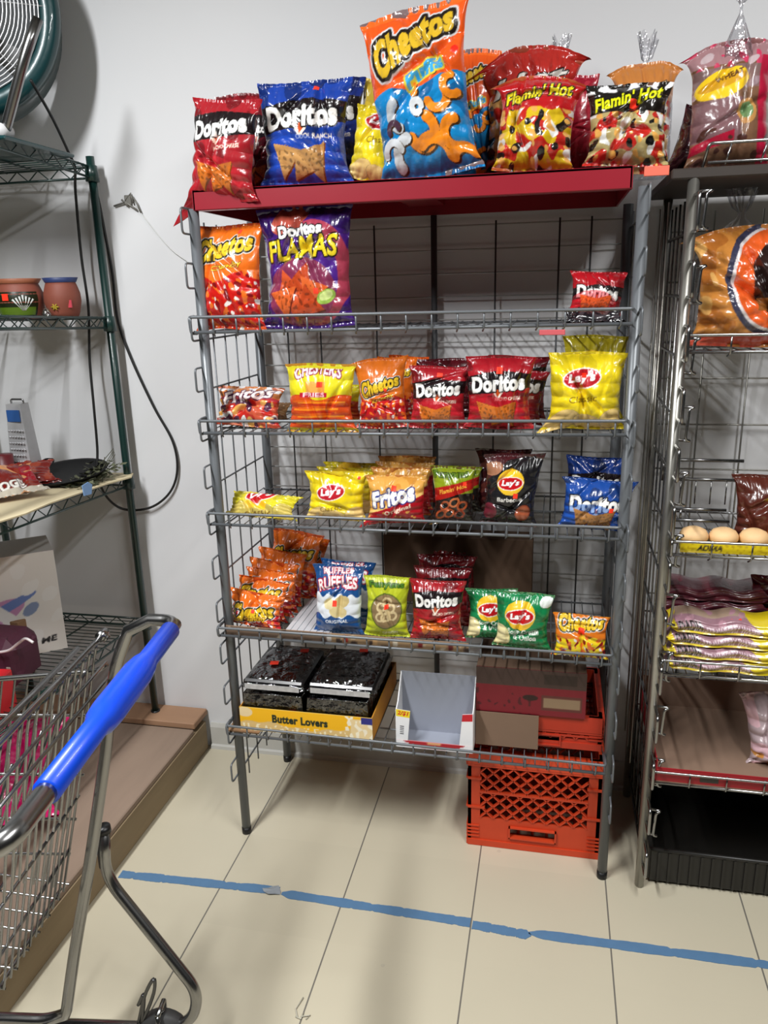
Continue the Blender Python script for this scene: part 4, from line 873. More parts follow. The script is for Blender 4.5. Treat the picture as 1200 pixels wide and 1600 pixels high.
xr0 = at(842, 1130, Y=-.30)[0]; 
crate('second orange milk crate, on the lowest wire shelf under the red and brown carton', ((at(744, 1175, Y=-.39)[0]+1.060)/2, -.235, cz+.001), (1.060-at(744, 1175, Y=-.39)[0], .30, cs-cz-.004), mat('red_crate', 'b03018', .5, 0, .1, 20))

# ------------------------------------------------------------------ right rack goods
zz = SH2[0]
def a_bun(w, h):
    A = Art(w, h, 'c8843c', 5); A.blobs('b06a2c', 3, .2, None, 3); A.blobs('dca860', 4, .7, None, 6); A.ell(.66, .56, .46, .48, '3a3a50'); A.ell(.67, .56, .42, .44, 'd8d0d0'); A.ell(.68, .56, .40, .42, 'd85a24'); A.ell(.74, .56, .30, .33, '2a1a18'); A.rect(.62, .44, 1, .55, '1c2c6c'); A.rect(.62, .55, 1, .62, 'd8dce4'); A.rect(.5, .30, 1, .40, '8a5424'); A.put(A.v < .10, 'c8503c')
    return A
o = px_bag('bun_bag', 'bag of tan buns with a round orange logo, upper shelf of the chrome rack', a_bun, 1072, 1262, 352, 524, Y=-.36, Z=zz, dep=.14, lean=3, cat='bread', crum=1.5, tear=(-.12, .04))
p = at(1125, 524, Y=-.20); e = empty('clear_bag', (p[0], -.22, zz), 'empty crinkled clear bag above the buns in the chrome rack', 'plastic bag'); clear_bag('film', (p[0]+.02, -.22, zz), .20, .16, at(1110, 288, Y=-.22)[2]-zz, 0, e, 9, .66)
# buns tray
zz = SH2[1]
bt = empty('bun_pack', (1.28, -.42, zz), 'yellow wrapped pack of small round tan buns in the middle of the chrome rack', 'bun pack')
m = MB(); x = at(1060, 860, Y=-.44)[0]
BUN = mat('bun_crust', 'e8c08c', .6, 0, .12, 30, .1)
for k in range(7): 
    m = MB(); m.lathe([(.001, 0), (.028, 0), (.034, .010), (.0335, .020), (.027, .030), (.014, .036), (.001, .037)], (x+.036+.069*k, -.42, zz+.016), 24).build('bun', BUN, bt)
A = Art(.48, .04, 'd8c01c', 3, 420); A.blobs('b89a18', 30, .5, None, 3); A.text('ADDIA', .14, .45, .12, .045, '2a2420', 0, [], .2); A.text('ADDIA', .55, .45, .12, .045, '2a2420', 0, [], .2)
flat_panel('wrapper_front', None, A, [(x, -.462, zz), (x+.48, -.462, zz), (x+.48, -.460, zz+.028), (x, -.460, zz+.028)], m=FILM, parent=bt, n=160)
MB().box((x+.24, -.42, zz+.008), (.48, .08, .014), bev=.004).build('wrapper', mat('yellow_film', 'c8ae1c', .3, coat=.4), bt)
mb = MB(); 
for q in ((1030, 718), (1040, 748)): 
    p = at(*q, Y=-.12); mb.tube([(p[0], -.12, p[2]), (p[0]+.22, -.12, p[2])], .005, 8)
pT = at(1030, 718, Y=-.12); mb.tube([(pT[0]+.012, -.12, pT[2]), (pT[0]+.012, -.12, at(1040, 748, Y=-.12)[2]-.005)], .003, 6)
for k in range(6): p = at(1035, 748, Y=-.12); mb.tube([(p[0]+.01+.04*k, -.12, p[2]), (p[0]+.01+.04*k, -.12, p[2]-.07)], .002, 6)
mb.build('divider', CHROME, r2); mb = MB(); p = at(1050, 812, Y=-.30); mb.tube([(p[0], -.30, p[2]), (p[0]+.14, -.30, p[2])], .005, 8); mb.tube([(p[0]+.005, -.30, p[2]+.03), (p[0]+.13, -.30, p[2]+.03)], .004, 8); mb.tube([(p[0]+.02, -.30, p[2]), (p[0]+.02, -.30, p[2]+.03)], .003, 6)
mb.build('divider', CHROME, r2)
px_bag('snack_pack', 'dark brown snack pack with orange and white print beside the small buns', lambda w, h: (lambda A: (A.put((A.u > .42) & (A.v < .78), 'c8501c'), A.text('M', .75, .8, .4, .3, 'e8e8f0', 0), A.ell(.52, .62, .1, .08, 'e8c030'), A.put((A.u > .5) & (A.v < .35), 'd8c8c0'), A)[-1])(Art(w, h, '55261c', 3)), 1138, 1262, 742, 832, Y=-.34, Z=zz, dep=.08, lean=3, cat='snack pack')
# wafers
zz = SH2[2]
def a_wafer(w, h):
    A = Art(w, h, '98707c', 3, 420); A.put(A.v > .62, 'a8907c'); A.put(A.u > .78-.2*A.v, 'dcc41c'); A.put((A.u < .05), 'd8c01c'); A.text('DADIA', .16, .22, .20, .085, '2a2024', 2, [('c8b8bc', 1)], .2); A.text('STRAWBERRY WAFER', .50, .18, .44, .05, 'e8d4dc', 0, [], .1)
    A.put(A.v < .06, 'dcc41c'); A.blobs('b88a98', 9, .7, (A.v > .35) & (A.u < .7), 4); return A
def wafer(x0, w, d, z, h, label, yf, maroon=False, st=None, group='strawberry wafer packs on the chrome rack'):
    A = a_wafer(w, .06) if not maroon else a_plain(w, .05, '5a2030', '7a3040', 3)
    n = 150; k = 26; U, V = np.meshgrid(np.linspace(0, 1, n), np.linspace(0, 1, k)); ang = V*2.2
    rr = h/2; yy = np.where(V < .42, yf+.004*np.sin(V*20), yf+(V-.42)/.58*d); zzv = np.where(V < .42, z+V/.42*h*.88, z+h*.88+np.sin((V-.42)/.58*math.pi)*h*.14)
    P = np.stack([x0+U*w+.004*np.sin(V*9), yy+.004*np.sin(U*14), zzv-.004*np.cos(U*17)*(V > .1)], -1)
    zb_ = np.stack([x0+U*w, yf+V*d, z+.001+0*U], -1); base = np.ones(P.shape)*A.a.mean((0, 1))
    # taper crimps at the ends
    for Q in (P, zb_):
        e_ = np.minimum(U, 1-U)/.06; s_ = np.clip(e_, 0, 1); Q[..., 2] = z+h*.45+(Q[..., 2]-z-h*.45)*(.15+.85*s_)
    v2, f2, c2 = grid_mesh('', zb_, base, None)
    me = mesh_from('wafer_pack', [grid_mesh('', P, A.sample(U, V), None), (v2, f2[:, ::-1], c2)], FILM); o = bpy.data.objects.new('wafer_pack', me); COL.objects.link(o); tag(o, label, 'wafer pack', group)
    if st: MB().box((x0+w*st, yf+d*.3, z+h*1.04), (.024, .02, .0015)).build('price_sticker', REDSTICK, o)
    return o
xw = at(1042, 1020, Y=-.45)[0]
for i, (dx, l) in enumerate([(0, 'bottom'), (.004, 'second lowest'), (-.002, 'second highest'), (.003, 'top')]):
    wafer(xw+dx, .285 if i else .27, .10, zz+.034*i, .033, 'pink and yellow strawberry wafer pack, %s of the front stack on the chrome rack' % l, -.455, st=[.62, None, None, .55][i])
for i in range(5):
    wafer(xw-.01, .27, .10, zz+.036*i, .034, 'maroon wafer pack, %s of the stack behind the pink wafers' % ['bottom', 'second from bottom', 'middle', 'second from top', 'top'][i], -.335, True, group='maroon wafer packs on the chrome rack')
px_bag('snack_pack', 'maroon wrapped snack pack right of the strawberry wafer stack, lower of two', lambda w, h: a_mix(w, h, '6a1428', '7a1c2c', '', 'e8d8c8', 5), 1182, 1290, 985, 1050, Y=-.42, Z=zz, dep=.07, lean=5, cat='snack pack')
px_bag('snack_pack', 'maroon wrapped snack pack right of the strawberry wafer stack, upper of two', lambda w, h: a_mix(w, h, '581022', '6a1828', '', 'd8c8b8', 6), 1165, 1290, 900, 985, Y=-.30, Z=zz+.06, dep=.07, lean=5, cat='snack pack')
# red carton tray on the lowest shelf of the chrome rack
zz = SH2[3]
bx2 = empty('carton_tray', (1.6, -.27, zz), 'open red cardboard tray with a tan inside on the lowest shelf of the chrome rack', 'box')
m = MB(); x0 = X2+.018; wd = .90
m.box((x0+wd/2, -.27, zz+.002), (wd, .42, .003), 1); m.box((x0+wd/2, -.478, zz+.021), (wd, .003, .042), 0); m.box((x0+wd/2, -.075, zz+.05), (wd, .003, .10), 1); m.box((x0, -.27, zz+.03), (.003, .41, .06), 0); m.box((x0+wd, -.27, zz+.03), (.003, .41, .06), 0)
REDCARD = mat('red_card', 'a01824', .5, 0, .06, 10)
m.build('tray_body', [REDCARD, mat('tan_card', '8c7260', .75, 0, .06, 5)], bx2)
dk = MB().box((x0+.13, -.4805, zz+.022), (.045, .001, .02), bev=0).build('printed_mark', mat('print_dark', '3a3430', .5), bx2)
px_bag('bread_bag', 'pale pink clear bag of bread in the red cardboard tray of the chrome rack', lambda w, h: (lambda A: (A.blobs('e0b8c0', 3, .2, None, 3), A.blobs('d8964a', 4, .8, A.v < .4, 5), A)[-1])(Art(w, h, 'b8a4a8', 3)), 1158, 1300, 1085, 1215, Y=-.34, Z=zz+.006, dep=.14, lean=8, roll=-6, cat='bread', crum=1.5)
# black ribbed tray under the chrome rack
m = MB(); x0, y0 = at(1012, 1365, Z=.0)[0], -.43
m.box((x0+.42, y0+.18, .012), (.84, .36, .014)); m.box((x0+.42, y0, .06), (.84, .012, .10)); m.box((x0+.42, y0+.36, .06), (.84, .012, .10)); m.box((x0, y0+.18, .06), (.012, .36, .10)); m.box((x0+.84, y0+.18, .06), (.012, .36, .10))
for k in range(30): m.box((x0+.02+.028*k, y0-.008, .06), (.006, .008, .095))
m.tube([(x0-.004, y0-.006, .112), (x0+.85, y0-.006, .112)], .006, 8)
tag(m.build('bread_tray', mat('tray_black', '1a1917', .4, 0, .1, 20)), 'black ribbed plastic bread tray on the floor under the chrome rack', 'tray')

# ------------------------------------------------------------------ blue floor tape
def tape_seg(p, q, label, seed, torn0=False, torn1=False, w=.030):
    r = random.Random(seed); p = np.array(p[:2]); q = np.array(q[:2]); d = (q-p)/np.linalg.norm(q-p); nn = np.array([-d[1], d[0]]); n = 90; L = np.linalg.norm(q-p); up, lo = [], []
    a = 0
    for i in range(n+1):
        t = i/n; c = p+d*L*t; jt = .0010*math.sin(i*.23+seed)+r.uniform(-.0006, .0006); bite = 0
        if r.random() < .05: a = r.uniform(.002, .007)
        a *= .6; e = 1.0
        if torn0: e = min(e, .3+t*14)
        if torn1: e = min(e, .25+(1-t)*9)
        up.append(c+nn*(w/2*e-a+jt)); lo.append(c-nn*(w/2*e-(a if r.random() < .5 else 0)*1+jt))
    v = [(x[0], x[1], .0013) for x in up]+[(x[0], x[1], .0013) for x in lo]+[(x[0], x[1], .0002) for x in up]+[(x[0], x[1], .0002) for x in lo]; k = n+1
    f = [(i, i+k, i+1+k, i+1) for i in range(n)]+[(i, i+1, i+1+2*k, i+2*k) for i in range(n)]+[(i+k, i+3*k, i+1+3*k, i+1+k) for i in range(n)]
    o = MB().add(v, f).build('floor_tape', mat('blue_tape', '527699', .6, 0, .1, 40)); return tag(o, label, 'tape', 'blue floor tape')
pz = lambda x, y: at(x, y, Z=0)
tape_seg(pz(188, 1366), pz(436, 1392), 'blue floor tape strip from the wooden platform to the torn wrinkle', 3, torn1=False)
tape_seg(pz(440, 1396), pz(735, 1442), 'blue floor tape strip across the middle, right of the torn wrinkle', 7, True)
tape_seg(pz(738, 1445), pz(830, 1462), 'short blue floor tape strip right of the third floor seam', 9, False, True)
tape_seg(pz(826, 1458), pz(1230, 1512), 'long blue floor tape strip running out at the bottom right', 11, True)
m = MB(); c = pz(427, 1393); r = random.Random(4); v = [(c[0], c[1], .006)]
for k in range(10): q = k*.628; v.append((c[0]+.028*math.cos(q)*r.uniform(.7, 1.2), c[1]+.018*math.sin(q)*r.uniform(.7, 1.2), .0015+r.uniform(0, .006)))
m.add(v, [(0, 1+k, 1+(k+1) % 10) for k in range(10)]); tag(m.build('tape_scrap', mat('scrap_grey', '8c9298', .5)), 'grey crumpled scrap stuck on the blue tape', 'scrap')
m = MB()
for pts in ([(465, 1592), (462, 1578), (474, 1560)], [(470, 1590), (485, 1588), (478, 1594)], [(462, 1590), (470, 1594), (474, 1584)]): m.tube([(*pz(*q)[:2], .003) for q in pts], .0015, 6)
tag(m.build('paper_scrap', mat('scrap_pale', 'b8b4a4', .6)), 'tiny pale twisted scrap on a floor seam at the bottom edge', 'scrap')

# ------------------------------------------------------------------ wooden platform
WOODT = mat('worn_board', '8c7868', .75, 0, .16, 7, .15); WOODL = mat('light_board', 'a07c60', .7, 0, .12, 9, .1); WOODS = mat('board_side', '8c7a5e', .75, 0, .25, 9, .2)
for w_, sc in ((WOODT, (1, .12, 1)), (WOODS, (1, .1, 1)), (WOODL, (.12, 1, 1))):
    nt = w_.node_tree; mp = nt.nodes.new('ShaderNodeMapping'); mp.inputs['Scale'].default_value = sc; nz = nt.nodes['Noise Texture']; nz.inputs['Scale'].default_value = 22
    nt.links.new(nt.nodes['Texture Coordinate'].outputs['Object'], mp.inputs[0]); nt.links.new(mp.outputs[0], nz.inputs['Vector'])
XP = -.309; HP = .148
pf = empty('wooden_platform', (-.8, -1.0, 0), 'low worn wooden platform under the green wire shelving', 'platform')
MB().box((-.815, -.645, HP-.02), (1.01, 1.05, .020), bev=.003).build('top_board', WOODT, pf)
MB().box((-.815, -.06, HP-.003), (1.01, .11, .024), bev=.003).build('back_board', WOODL, pf)
m = MB(); m.box((XP-.014, -.595, (HP-.032)/2), (.024, 1.15, HP-.034), bev=.003); m.build('side_board', WOODS, pf)
m = MB(); m.box((XP-.000, -.60, HP-.036), (.006, 1.12, .012)); m.build('edge_strip', WOODS, pf)
# ------------------------------------------------------------------ green wire shelving
gx1, gx0, gyb, gyf = -.490, -1.0, -.055, -.98
gr = empty('wire_shelving', (-.7, -.6, HP), 'dark green wire shelving unit on the wooden platform', 'shelving unit')
GZ = [at(133, 262, Y=gyb)[2], at(172, 497, Y=gyb)[2], at(197, 745, Y=gyb)[2], at(216, 966, Y=gyb)[2]]
for (x, y) in ((gx1, gyb), (gx0, gyb), (gx1, gyf), (gx0, gyf)):
    m = MB(); zt_ = GZ[0]+.03; m.tube([(x, y, HP+.010), (x, y, zt_)], .0125, 16); p = m.build('post', GREEN, gr)
    MB().lathe([(.0, 0), (.016, 0), (.016, .012), (.0, .012)], (x, y, HP+.002), 14).build('foot', BLACKP, p)
TLT = .045
for i, z in enumerate(GZ):
    m = MB(); dz_ = .030
    for (p, q) in (((gx1, gyb), (gx1, gyf)), ((gx0, gyb), (gx0, gyf)), ((gx1, gyb), (gx0, gyb)), ((gx1, gyf), (gx0, gyf))):
        P, Q = np.array(p), np.array(q); L = np.linalg.norm(Q-P); m.tube([(*P, z), (*Q, z)], .0035, 8); m.tube([(*P, z-dz_), (*Q, z-dz_)], .0035, 8)
        n = int(L/.036); pts = []
        for k in range(n+1): c = P+(Q-P)*(k+.0)/n; pts.append((c[0], c[1], z if k % 2 else z-dz_))
        m.tube(pts, .0022, 6)
    for k in range(36): y = gyf+(gyb-gyf)*(k+.5)/36; m.tube([(gx0, y, z+.003), (gx1, y, z+.003)], .0016, 5, caps=False)
    for x in (gx0+.11, gx0+.22, gx0+.33): m.tube([(x, gyb, z-.002), (x, gyf, z-.002)], .003, 6)
    for (x, y) in ((gx1, gyb), (gx0, gyb), (gx1, gyf), (gx0, gyf)): m.lathe([(.0135, -.042), (.021, -.040), (.018, .004), (.0135, .006)], (x, y, z), 16)
    m.v = [(p_[0], p_[1], p_[2]+TLT*(gyb-p_[1])) for p_ in m.v]; m.build('wire_shelf', GREEN, gr)

# fan
fc = np.array([*at(-84, 15, Y=-.26)]); fc[2] = max(fc[2], GZ[0]+.31)
fn = empty('drum_fan', (fc[0], fc[1], GZ[0]+.006), 'dark green drum fan with a chrome frame on top of the green shelving', 'fan')
Rf = .285; FANG = mat('fan_green', '0f3b3e', .32, .1, .05, 20, coat=.4); rotf = Matrix.Rotation(math.radians(33), 3, 'Z') @ Matrix.Rotation(math.radians(90), 3, 'X')
def fpt(a, b, c):   # a,b in the disc, c towards the front
    v = rotf @ Vector((a, b, c)); return (fc[0]+v.x, fc[1]+v.y, fc[2]+v.z)
m = MB(); ng = 64
prof = [(Rf-.02, -.10), (Rf, -.09), (Rf+.004, -.07), (Rf, -.05), (Rf, .05), (Rf+.004, .07), (Rf, .09), (Rf-.015, .104), (Rf-.050, .100), (Rf-.053, .092), (Rf-.02, .088), (Rf-.02, .06), (Rf-.02, -.08)]
v = [fpt(r*math.cos(2*math.pi*k/ng), r*math.sin(2*math.pi*k/ng), c) for r, c in prof for k in range(ng)]; np_ = len(prof)
m.add(v, [(i*ng+k, i*ng+(k+1) % ng, ((i+1) % np_)*ng+(k+1) % ng, ((i+1) % np_)*ng+k) for i in range(np_) for k in range(ng)], 0, True); m.build('drum', FANG, fn)
m = MB()
for j in range(22): R = .03+(Rf-.082)*j/21; m.tube([fpt(R*math.cos(2*math.pi*k/40), R*math.sin(2*math.pi*k/40), .098+.015*(1-(R/Rf)**2)) for k in range(40)], .0020, 5, closed=True)
for k in range(8): q = k*math.pi/4; m.tube([fpt(.03*math.cos(q), .03*math.sin(q), .112), fpt((Rf-.02)*math.cos(q), (Rf-.02)*math.sin(q), .098)], .0022, 5)
m.build('front_grille', mat('bright_wire', 'd0d2d4', .3, .5), fn)
m = MB()
for k in range(5):
    q0 = k*2*math.pi/5; pts = []
    for i in range(7):
        for j in range(7):
            R = .05+(Rf-.08)*i/6; q = q0+(j/6-.5)*.85; pts.append(fpt(R*math.cos(q), R*math.sin(q), .03*(j/6-.5)*2*(1-.3*i/6)))
    m.add(pts, [(i*7+j, i*7+j+1, (i+1)*7+j+1, (i+1)*7+j) for i in range(6) for j in range(6)], 0, True)
m.build('blades', mat('fan_blade', '8e9296', .35, .6), fn)
m = MB(); m.tube([fpt(0, 0, -.10), fpt(0, 0, .05)], .055, 24); m.build('motor', BLACKP, fn)
m = MB(); zb_ = GZ[0]+.018
pa = at(50, 25, Y=-.42); pb = at(38, 90, Y=-.42); pc_ = at(8, 205, Y=-.42)
m.tube(rounded([(pa[0]+.002, -.40, pa[2]), (pb[0], -.42, pb[2]), (pc_[0], -.42, pc_[2]), (pc_[0]-.03, -.40, zb_), (pc_[0]-.32, -.40, zb_)], .04, 8), .0135, 14)
m.build('stand', CHROME, fn)
MB().tube([(pc_[0]-.005, -.445, pc_[2]+.0), (pc_[0]-.005, -.40, pc_[2]+.0)], .018, 16).build('knob', mat('pale_knob', 'c8c8c8', .4), fn)
m = MB(); m.box((pc_[0]-.16, -.33, zb_-.006), (.40, .30, .010), bev=.003); m.build('base', FANG, fn)

# power cord
def spline(pts, n=10):
    P = [np.array(p, dtype=float) for p in pts]; P = [2*P[0]-P[1]]+P+[2*P[-1]-P[-2]]; out = []
    for i in range(1, len(P)-2):
        for t in np.linspace(0, 1, n, endpoint=False): out.append(.5*((2*P[i])+(-P[i-1]+P[i+1])*t+(2*P[i-1]-5*P[i]+4*P[i+1]-P[i+2])*t*t+(-P[i-1]+3*P[i]-3*P[i+1]+P[i+2])*t**3))
    return out+[P[-2]]
yc = [(48, 125, -.30), (82, 185, -.20), (108, 240, -.12), (117, 262, -.085), (118, 300, -.07), (127, 400, -.06), (138, 480, -.06), (140, 560, -.07), (147, 640, -.09), (152, 700, -.10), (153, 745, -.12), (168, 778, -.10), (195, 796, -.030), (235, 793, -.02), (265, 770, -.015), (277, 735, -.012), (270, 690, -.010), (240, 635, -.010), (205, 560, -.010), (184, 500, -.010), (176, 430, -.010), (165, 370, -.012), (152, 305, -.016), (140, 282, -.03)]
m = MB(); m.tube(spline([at(x, y, Y=q) for x, y, q in yc], 8), .0042, 8); tag(m.build('power_cord', BLACKC), 'long black power cord hanging from the fan and looping against the wall', 'cord')
# wall fitting with thin wire
m = MB()
for q in ([(178, 322), (196, 316), (214, 328)], [(196, 314), (204, 302), (208, 318)], [(190, 312), (200, 322)], [(206, 306), (214, 318), (220, 332)]): m.tube([tuple(at(x, y, Y=-.008)) for x, y in q], .003, 6)
c = at(200, 313, Y=-.006); m.box((c[0], -.006, c[2]), (.022, .008, .03), bev=.002)
tag(m.build('wall_hook', mat('tarnished', '7c7a74', .5, .4, .4, 60)), 'small tarnished metal hook fixed on the wall left of the snack rack', 'hook')
tag(MB().tube(spline([at(*q, Y=-.006) for q in ((212, 322), (245, 365), (270, 392), (298, 412))]), .0012, 5).build('thin_wire', mat('pale_wire', 'bfbfbc', .4, .4)), 'thin pale wire running from the wall hook to the snack rack', 'wire')

# ------------------------------------------------------------------ goods on the green shelving
z2 = GZ[1]+.006
CLAY = mat('terracotta', '8a4a3a', .6, 0, .08, 20, .05)
def pot(cx_, cy_, r, h, label, rim, kind):
    e = empty('clay_pot', (cx_, cy_, z2), label, 'pot', 'painted clay pots')
    prof = [(.001, 0), (r*.72, 0), (r*.86, h*.14), (r, h*.42), (r*.98, h*.62), (r*.86, h*.80), (r*.80, h*.88), (r*.92, h), (r*.88, h), (r*.74, h*.88), (r*.9, h*.5), (r*.6, h*.05), (.001, h*.04)]
    MB().lathe(prof, (cx_, cy_, z2), 40, 0).build('body', CLAY, e)
    MB().lathe([(r*.83, h*.885), (r*.955, h*1.003), (r*.86, h*1.006), (r*.77, h*.885)], (cx_, cy_, z2), 40).build('rim', rim, e)
    def onbody(q, zf):
        zs_ = [p[1] for p in prof[:8]]; rs = [p[0] for p in prof[:8]]; R = np.interp(zf*h, zs_, rs)+.0008
        return (cx_+R*math.sin(q), cy_-R*math.cos(q), z2+zf*h)
    if kind == 0:
        m = MB(); P = [[onbody(-1.4+2.8*i/24, .06+.62*j/6) for i in range(25)] for j in range(7)]; m.add([p for row in P for p in row], [(j*25+i, j*25+i+1, (j+1)*25+i+1, (j+1)*25+i) for j in range(6) for i in range(24)], 0, True); m.build('dark_panel', mat('pot_dark_green', '1c2410', .35), e)
        m = MB(); P = [[tuple(np.array(onbody(-1.3+2.6*i/24, .10+.20*j/3))+np.array([0, -.0008, 0])) for i in range(25)] for j in range(4)]; m.add([p for row in P for p in row], [(j*25+i, j*25+i+1, (j+1)*25+i+1, (j+1)*25+i) for j in range(3) for i in range(24)], 0, True); m.build('green_band', mat('pot_lime', '5a7a1c', .35), e)
        m = MB()
        for c0 in (-.75, .75):
            for k in range(7): q = c0+(k-3)*.10; m.tube([tuple(np.array(onbody(c0+(k-3)*.02, .22))+np.array([0, -.001, 0])), tuple(np.array(onbody(q*1.0+(k-3)*.04, .60-.035*abs(k-3)))+np.array([0, -.001, 0]))], [.0012, .0032], 6)
        m.build('white_shells', mat('pot_white', 'd0d4d0', .4), e)
        m = MB(); p = onbody(.05, .55); m.box((p[0], p[1]-.002, p[2]), (.020, .0015, .020)); m.build('price_sticker', REDSTICK, e)
    else:
        m = MB(); p = onbody(.1, .28)
        for k in range(6): q = k*1.047; m.tube([(p[0], p[1]-.001, p[2]), (p[0]+.013*math.cos(q), p[1]-.001, p[2]+.010*math.sin(q))], [.003, .002], 6)
        m.build('yellow_flower', mat('pot_yellow', 'a89020', .5), e)
        m = MB(); p = onbody(.95, .35); m.box(p, (.012, .004, .022)); m.build('price_sticker', mat('sticker_rose', 'e05060', .5), e)
p = at(35, 491, Y=-.17); q = at(68, 460, Y=-.17); pot(p[0], -.17, (q[0]-p[0])*.86, .118, 'wide dark painted clay pot with white shell shapes and a red sticker', mat('rim_clay', '9a5c40', .55), 0)
p = at(101, 491, Y=-.15); q = at(128, 460, Y=-.15); pot(p[0], -.15, (q[0]-p[0])*.80, .118, 'slimmer red clay pot with a blue rim at the end of the green shelf', mat('rim_blue', '2c3c6c', .5), 1)
c = at(73, 491, Y=-.22); m = MB(); m.lathe([(.001, 0), (.012, 0), (.014, .014), (.008, .028), (.001, .034)], (c[0], -.22, z2), 14); tag(m.build('glass_trinket', clear('trinket_glass', 'd8dcdc', .3, .1)), 'small clear trinket between the two clay pots', 'trinket')

# shelf 3 goods
z3 = GZ[2]+.006
p0 = at(8, 800, X=gx1+.03)
m = MB(); sheet = [(gx1-.28, -.05), (gx1+.010, -.035), (gx1+.040, -.10), (gx1+.022, -.22), (gx1+.015, -.50), (gx1+.030, -.62), (gx1+.012, -.80), (gx1-.30, -.86)]
m.prism(sheet, z3, z3+.004, 0); m.v = [(p_[0], p_[1], p_[2]+TLT*(gyb-p_[1])) for p_ in m.v]; tag(m.build('cardboard_sheet', mat('cream_card', 'cdbf9c', .7, 0, .06, 10)), 'cream cardboard sheet lying on the third green shelf', 'cardboard')
c = at(120, 700, X=-.62); m = MB()
gc = at(100, 712, Y=-.28); m.lathe([(.001, 0), (.105, .0), (.125, .012), (.128, .016), (.118, .013), (.10, .005), (.001, .004)], (0, 0, 0), 40)
m.tube(rounded([(-.12, 0, .012), (-.15, .02, .02), (-.17, 0, .022), (-.15, -.02, .02), (-.12, -.0, .012)], .01), .004, 8)
o = m.build('griddle_pan', mat('cast_black', '0b0b0c', .6, 0, .3, 30, spec=.25)); o.location = (-.615, -.20, z3+.030); o.rotation_euler = (.10, .05, -.6); tag(o, 'round black griddle pan with a loop handle on the third green shelf', 'pan')
# box grater in a package
gp = empty('box_grater', (-.70, -.22, z3+.006), 'metal box grater with a blue card top on the third green shelf', 'grater')
c = at(38, 690, Y=-.22); x_, z_ = c[0], z3+.006; top = at(30, 630, Y=-.22)[2]
m = MB(); h_ = top-z_; m.add([(x_-.036, -.26, z_), (x_+.036, -.25, z_), (x_+.036, -.19, z_), (x_-.036, -.19, z_), (x_-.027, -.245, z_+h_), (x_+.02, -.24, z_+h_), (x_+.02, -.20, z_+h_), (x_-.027, -.20, z_+h_)], [(0, 1, 5, 4), (1, 2, 6, 5), (2, 3, 7, 6), (3, 0, 4, 7), (4, 5, 6, 7)])
for i in range(9):
    for j in range(6): t = .08+.075*i; m.box((x_-.026+.0092*j+.002*(i % 2), -.2605+.015*t, z_+h_*t*1.0), (.006, .004, .003), rot=Matrix.Rotation(.5, 3, 'Y'))
m.build('grater_body', mat('grater_steel', 'b4b4b6', .35, .35, .15, 40), gp)
MB().box((x_-.004, -.247, z_+h_*.86), (.044, .004, .036)).build('blue_card', mat('card_blue', '2c5490', .4), gp)
MB().tube(rounded([(x_-.025, -.22, z_+h_), (x_-.025, -.22, z_+h_+.012), (x_+.018, -.22, z_+h_+.012), (x_+.018, -.22, z_+h_)], .008), .003, 8).build('handle', CHROME, gp)
# red printed packages
def a_red(w, h):
    A = Art(w, h, '6e1a14', 3); A.blobs('7e2e20', 4, .5, None, 3); A.put(A.u < .2, 'b87a4a'); A.text('ROGE', .62, .22, .42, .16, 'e0dcd4', 8, [('30201c', 2)], .2, .05); A.put((A.v < .12), 'b8b0a0'); A.rect(.22, .05, .32, .4, 'c81c24'); A.rect(.85, .3, 1, .8, '8a1420'); return A
o = bag('snack_package', 'flat red and brown snack package lying on the cream cardboard of the green shelf', a_red(.24, .17), .26, .17, .03, (-.60, -.52, z3+.040), yaw=55, lean=68, crum=.8, cat='package', res=90)
o = bag('snack_package', 'dark red package under the black griddle pan on the green shelf', a_plain(.22, .15, '6a1c16', '8a3a28'), .24, .14, .03, (-.68, -.36, z3+.034), yaw=40, lean=72, cat='package', res=60)
# dried herbs in clear bag and blue tag
e = empty('herb_bag', (-.50, -.13, z3+.006), 'clear bag of dried grey green herbs by the corner post of the third green shelf', 'herbs')
r = random.Random(5); m = MB()
for k in range(330):
    t = r.random(); c = np.array([-.525+.045*r.gauss(0, .5), -.13-.15*t+.02*r.gauss(0, 1), z3+.012+.045*(1-t)*r.random()+.012*r.random()]); a_ = r.uniform(0, 6.28); L = r.uniform(.010, .024); w = .008
    d = np.array([math.cos(a_), math.sin(a_), r.uniform(-.4, .6)]); s_ = np.array([-math.sin(a_), math.cos(a_), .3]); m.add([c, c+d*L*.5+s_*w, c+d*L, c+d*L*.5-s_*w], [(0, 1, 2, 3)])
for k in range(12): m.tube([(-.53+.02*r.gauss(0, 1), -.20, z3+.012), (-.51+.02*r.gauss(0, 1), -.10, z3+.03+.07*r.random())], .0012, 5)
m.build('dried_leaves', mat('dry_herb', '5c5f48', .8, 0, .4, 40), e); 
m = MB(); t3 = at(137, 762, X=gx1+.022)
m.prism([(-.014, -.02), (.010, -.024), (.016, .004), (.004, .016), (-.016, .012)], 0, .002, 0, lambda a_, b_, c_: (gx1+.020+c_, t3[1]+a_*1.6, t3[2]+b_*1.0)); tag(m.build('hanging_tag', mat('tag_blue', '7fa6d8', .5)), 'pale blue tag hanging off the edge of the third green shelf', 'tag')
c = at(4, 680, Y=-.3); m = MB(); m.lathe([(.001, 0), (.03, 0), (.034, .01), (.034, .05), (.03, .056), (.030, .11), (.001, .112)], (c[0]-.012, -.30, z3+.006), 24, 0, lambda i: 1 if i >= 4 else 0); tag(m.build('canister', [mat('can_yellow', 'c8a818', .4), mat('can_red', '5c1018', .4)]), 'yellow and dark red canister at the photo edge on the third green shelf', 'canister')

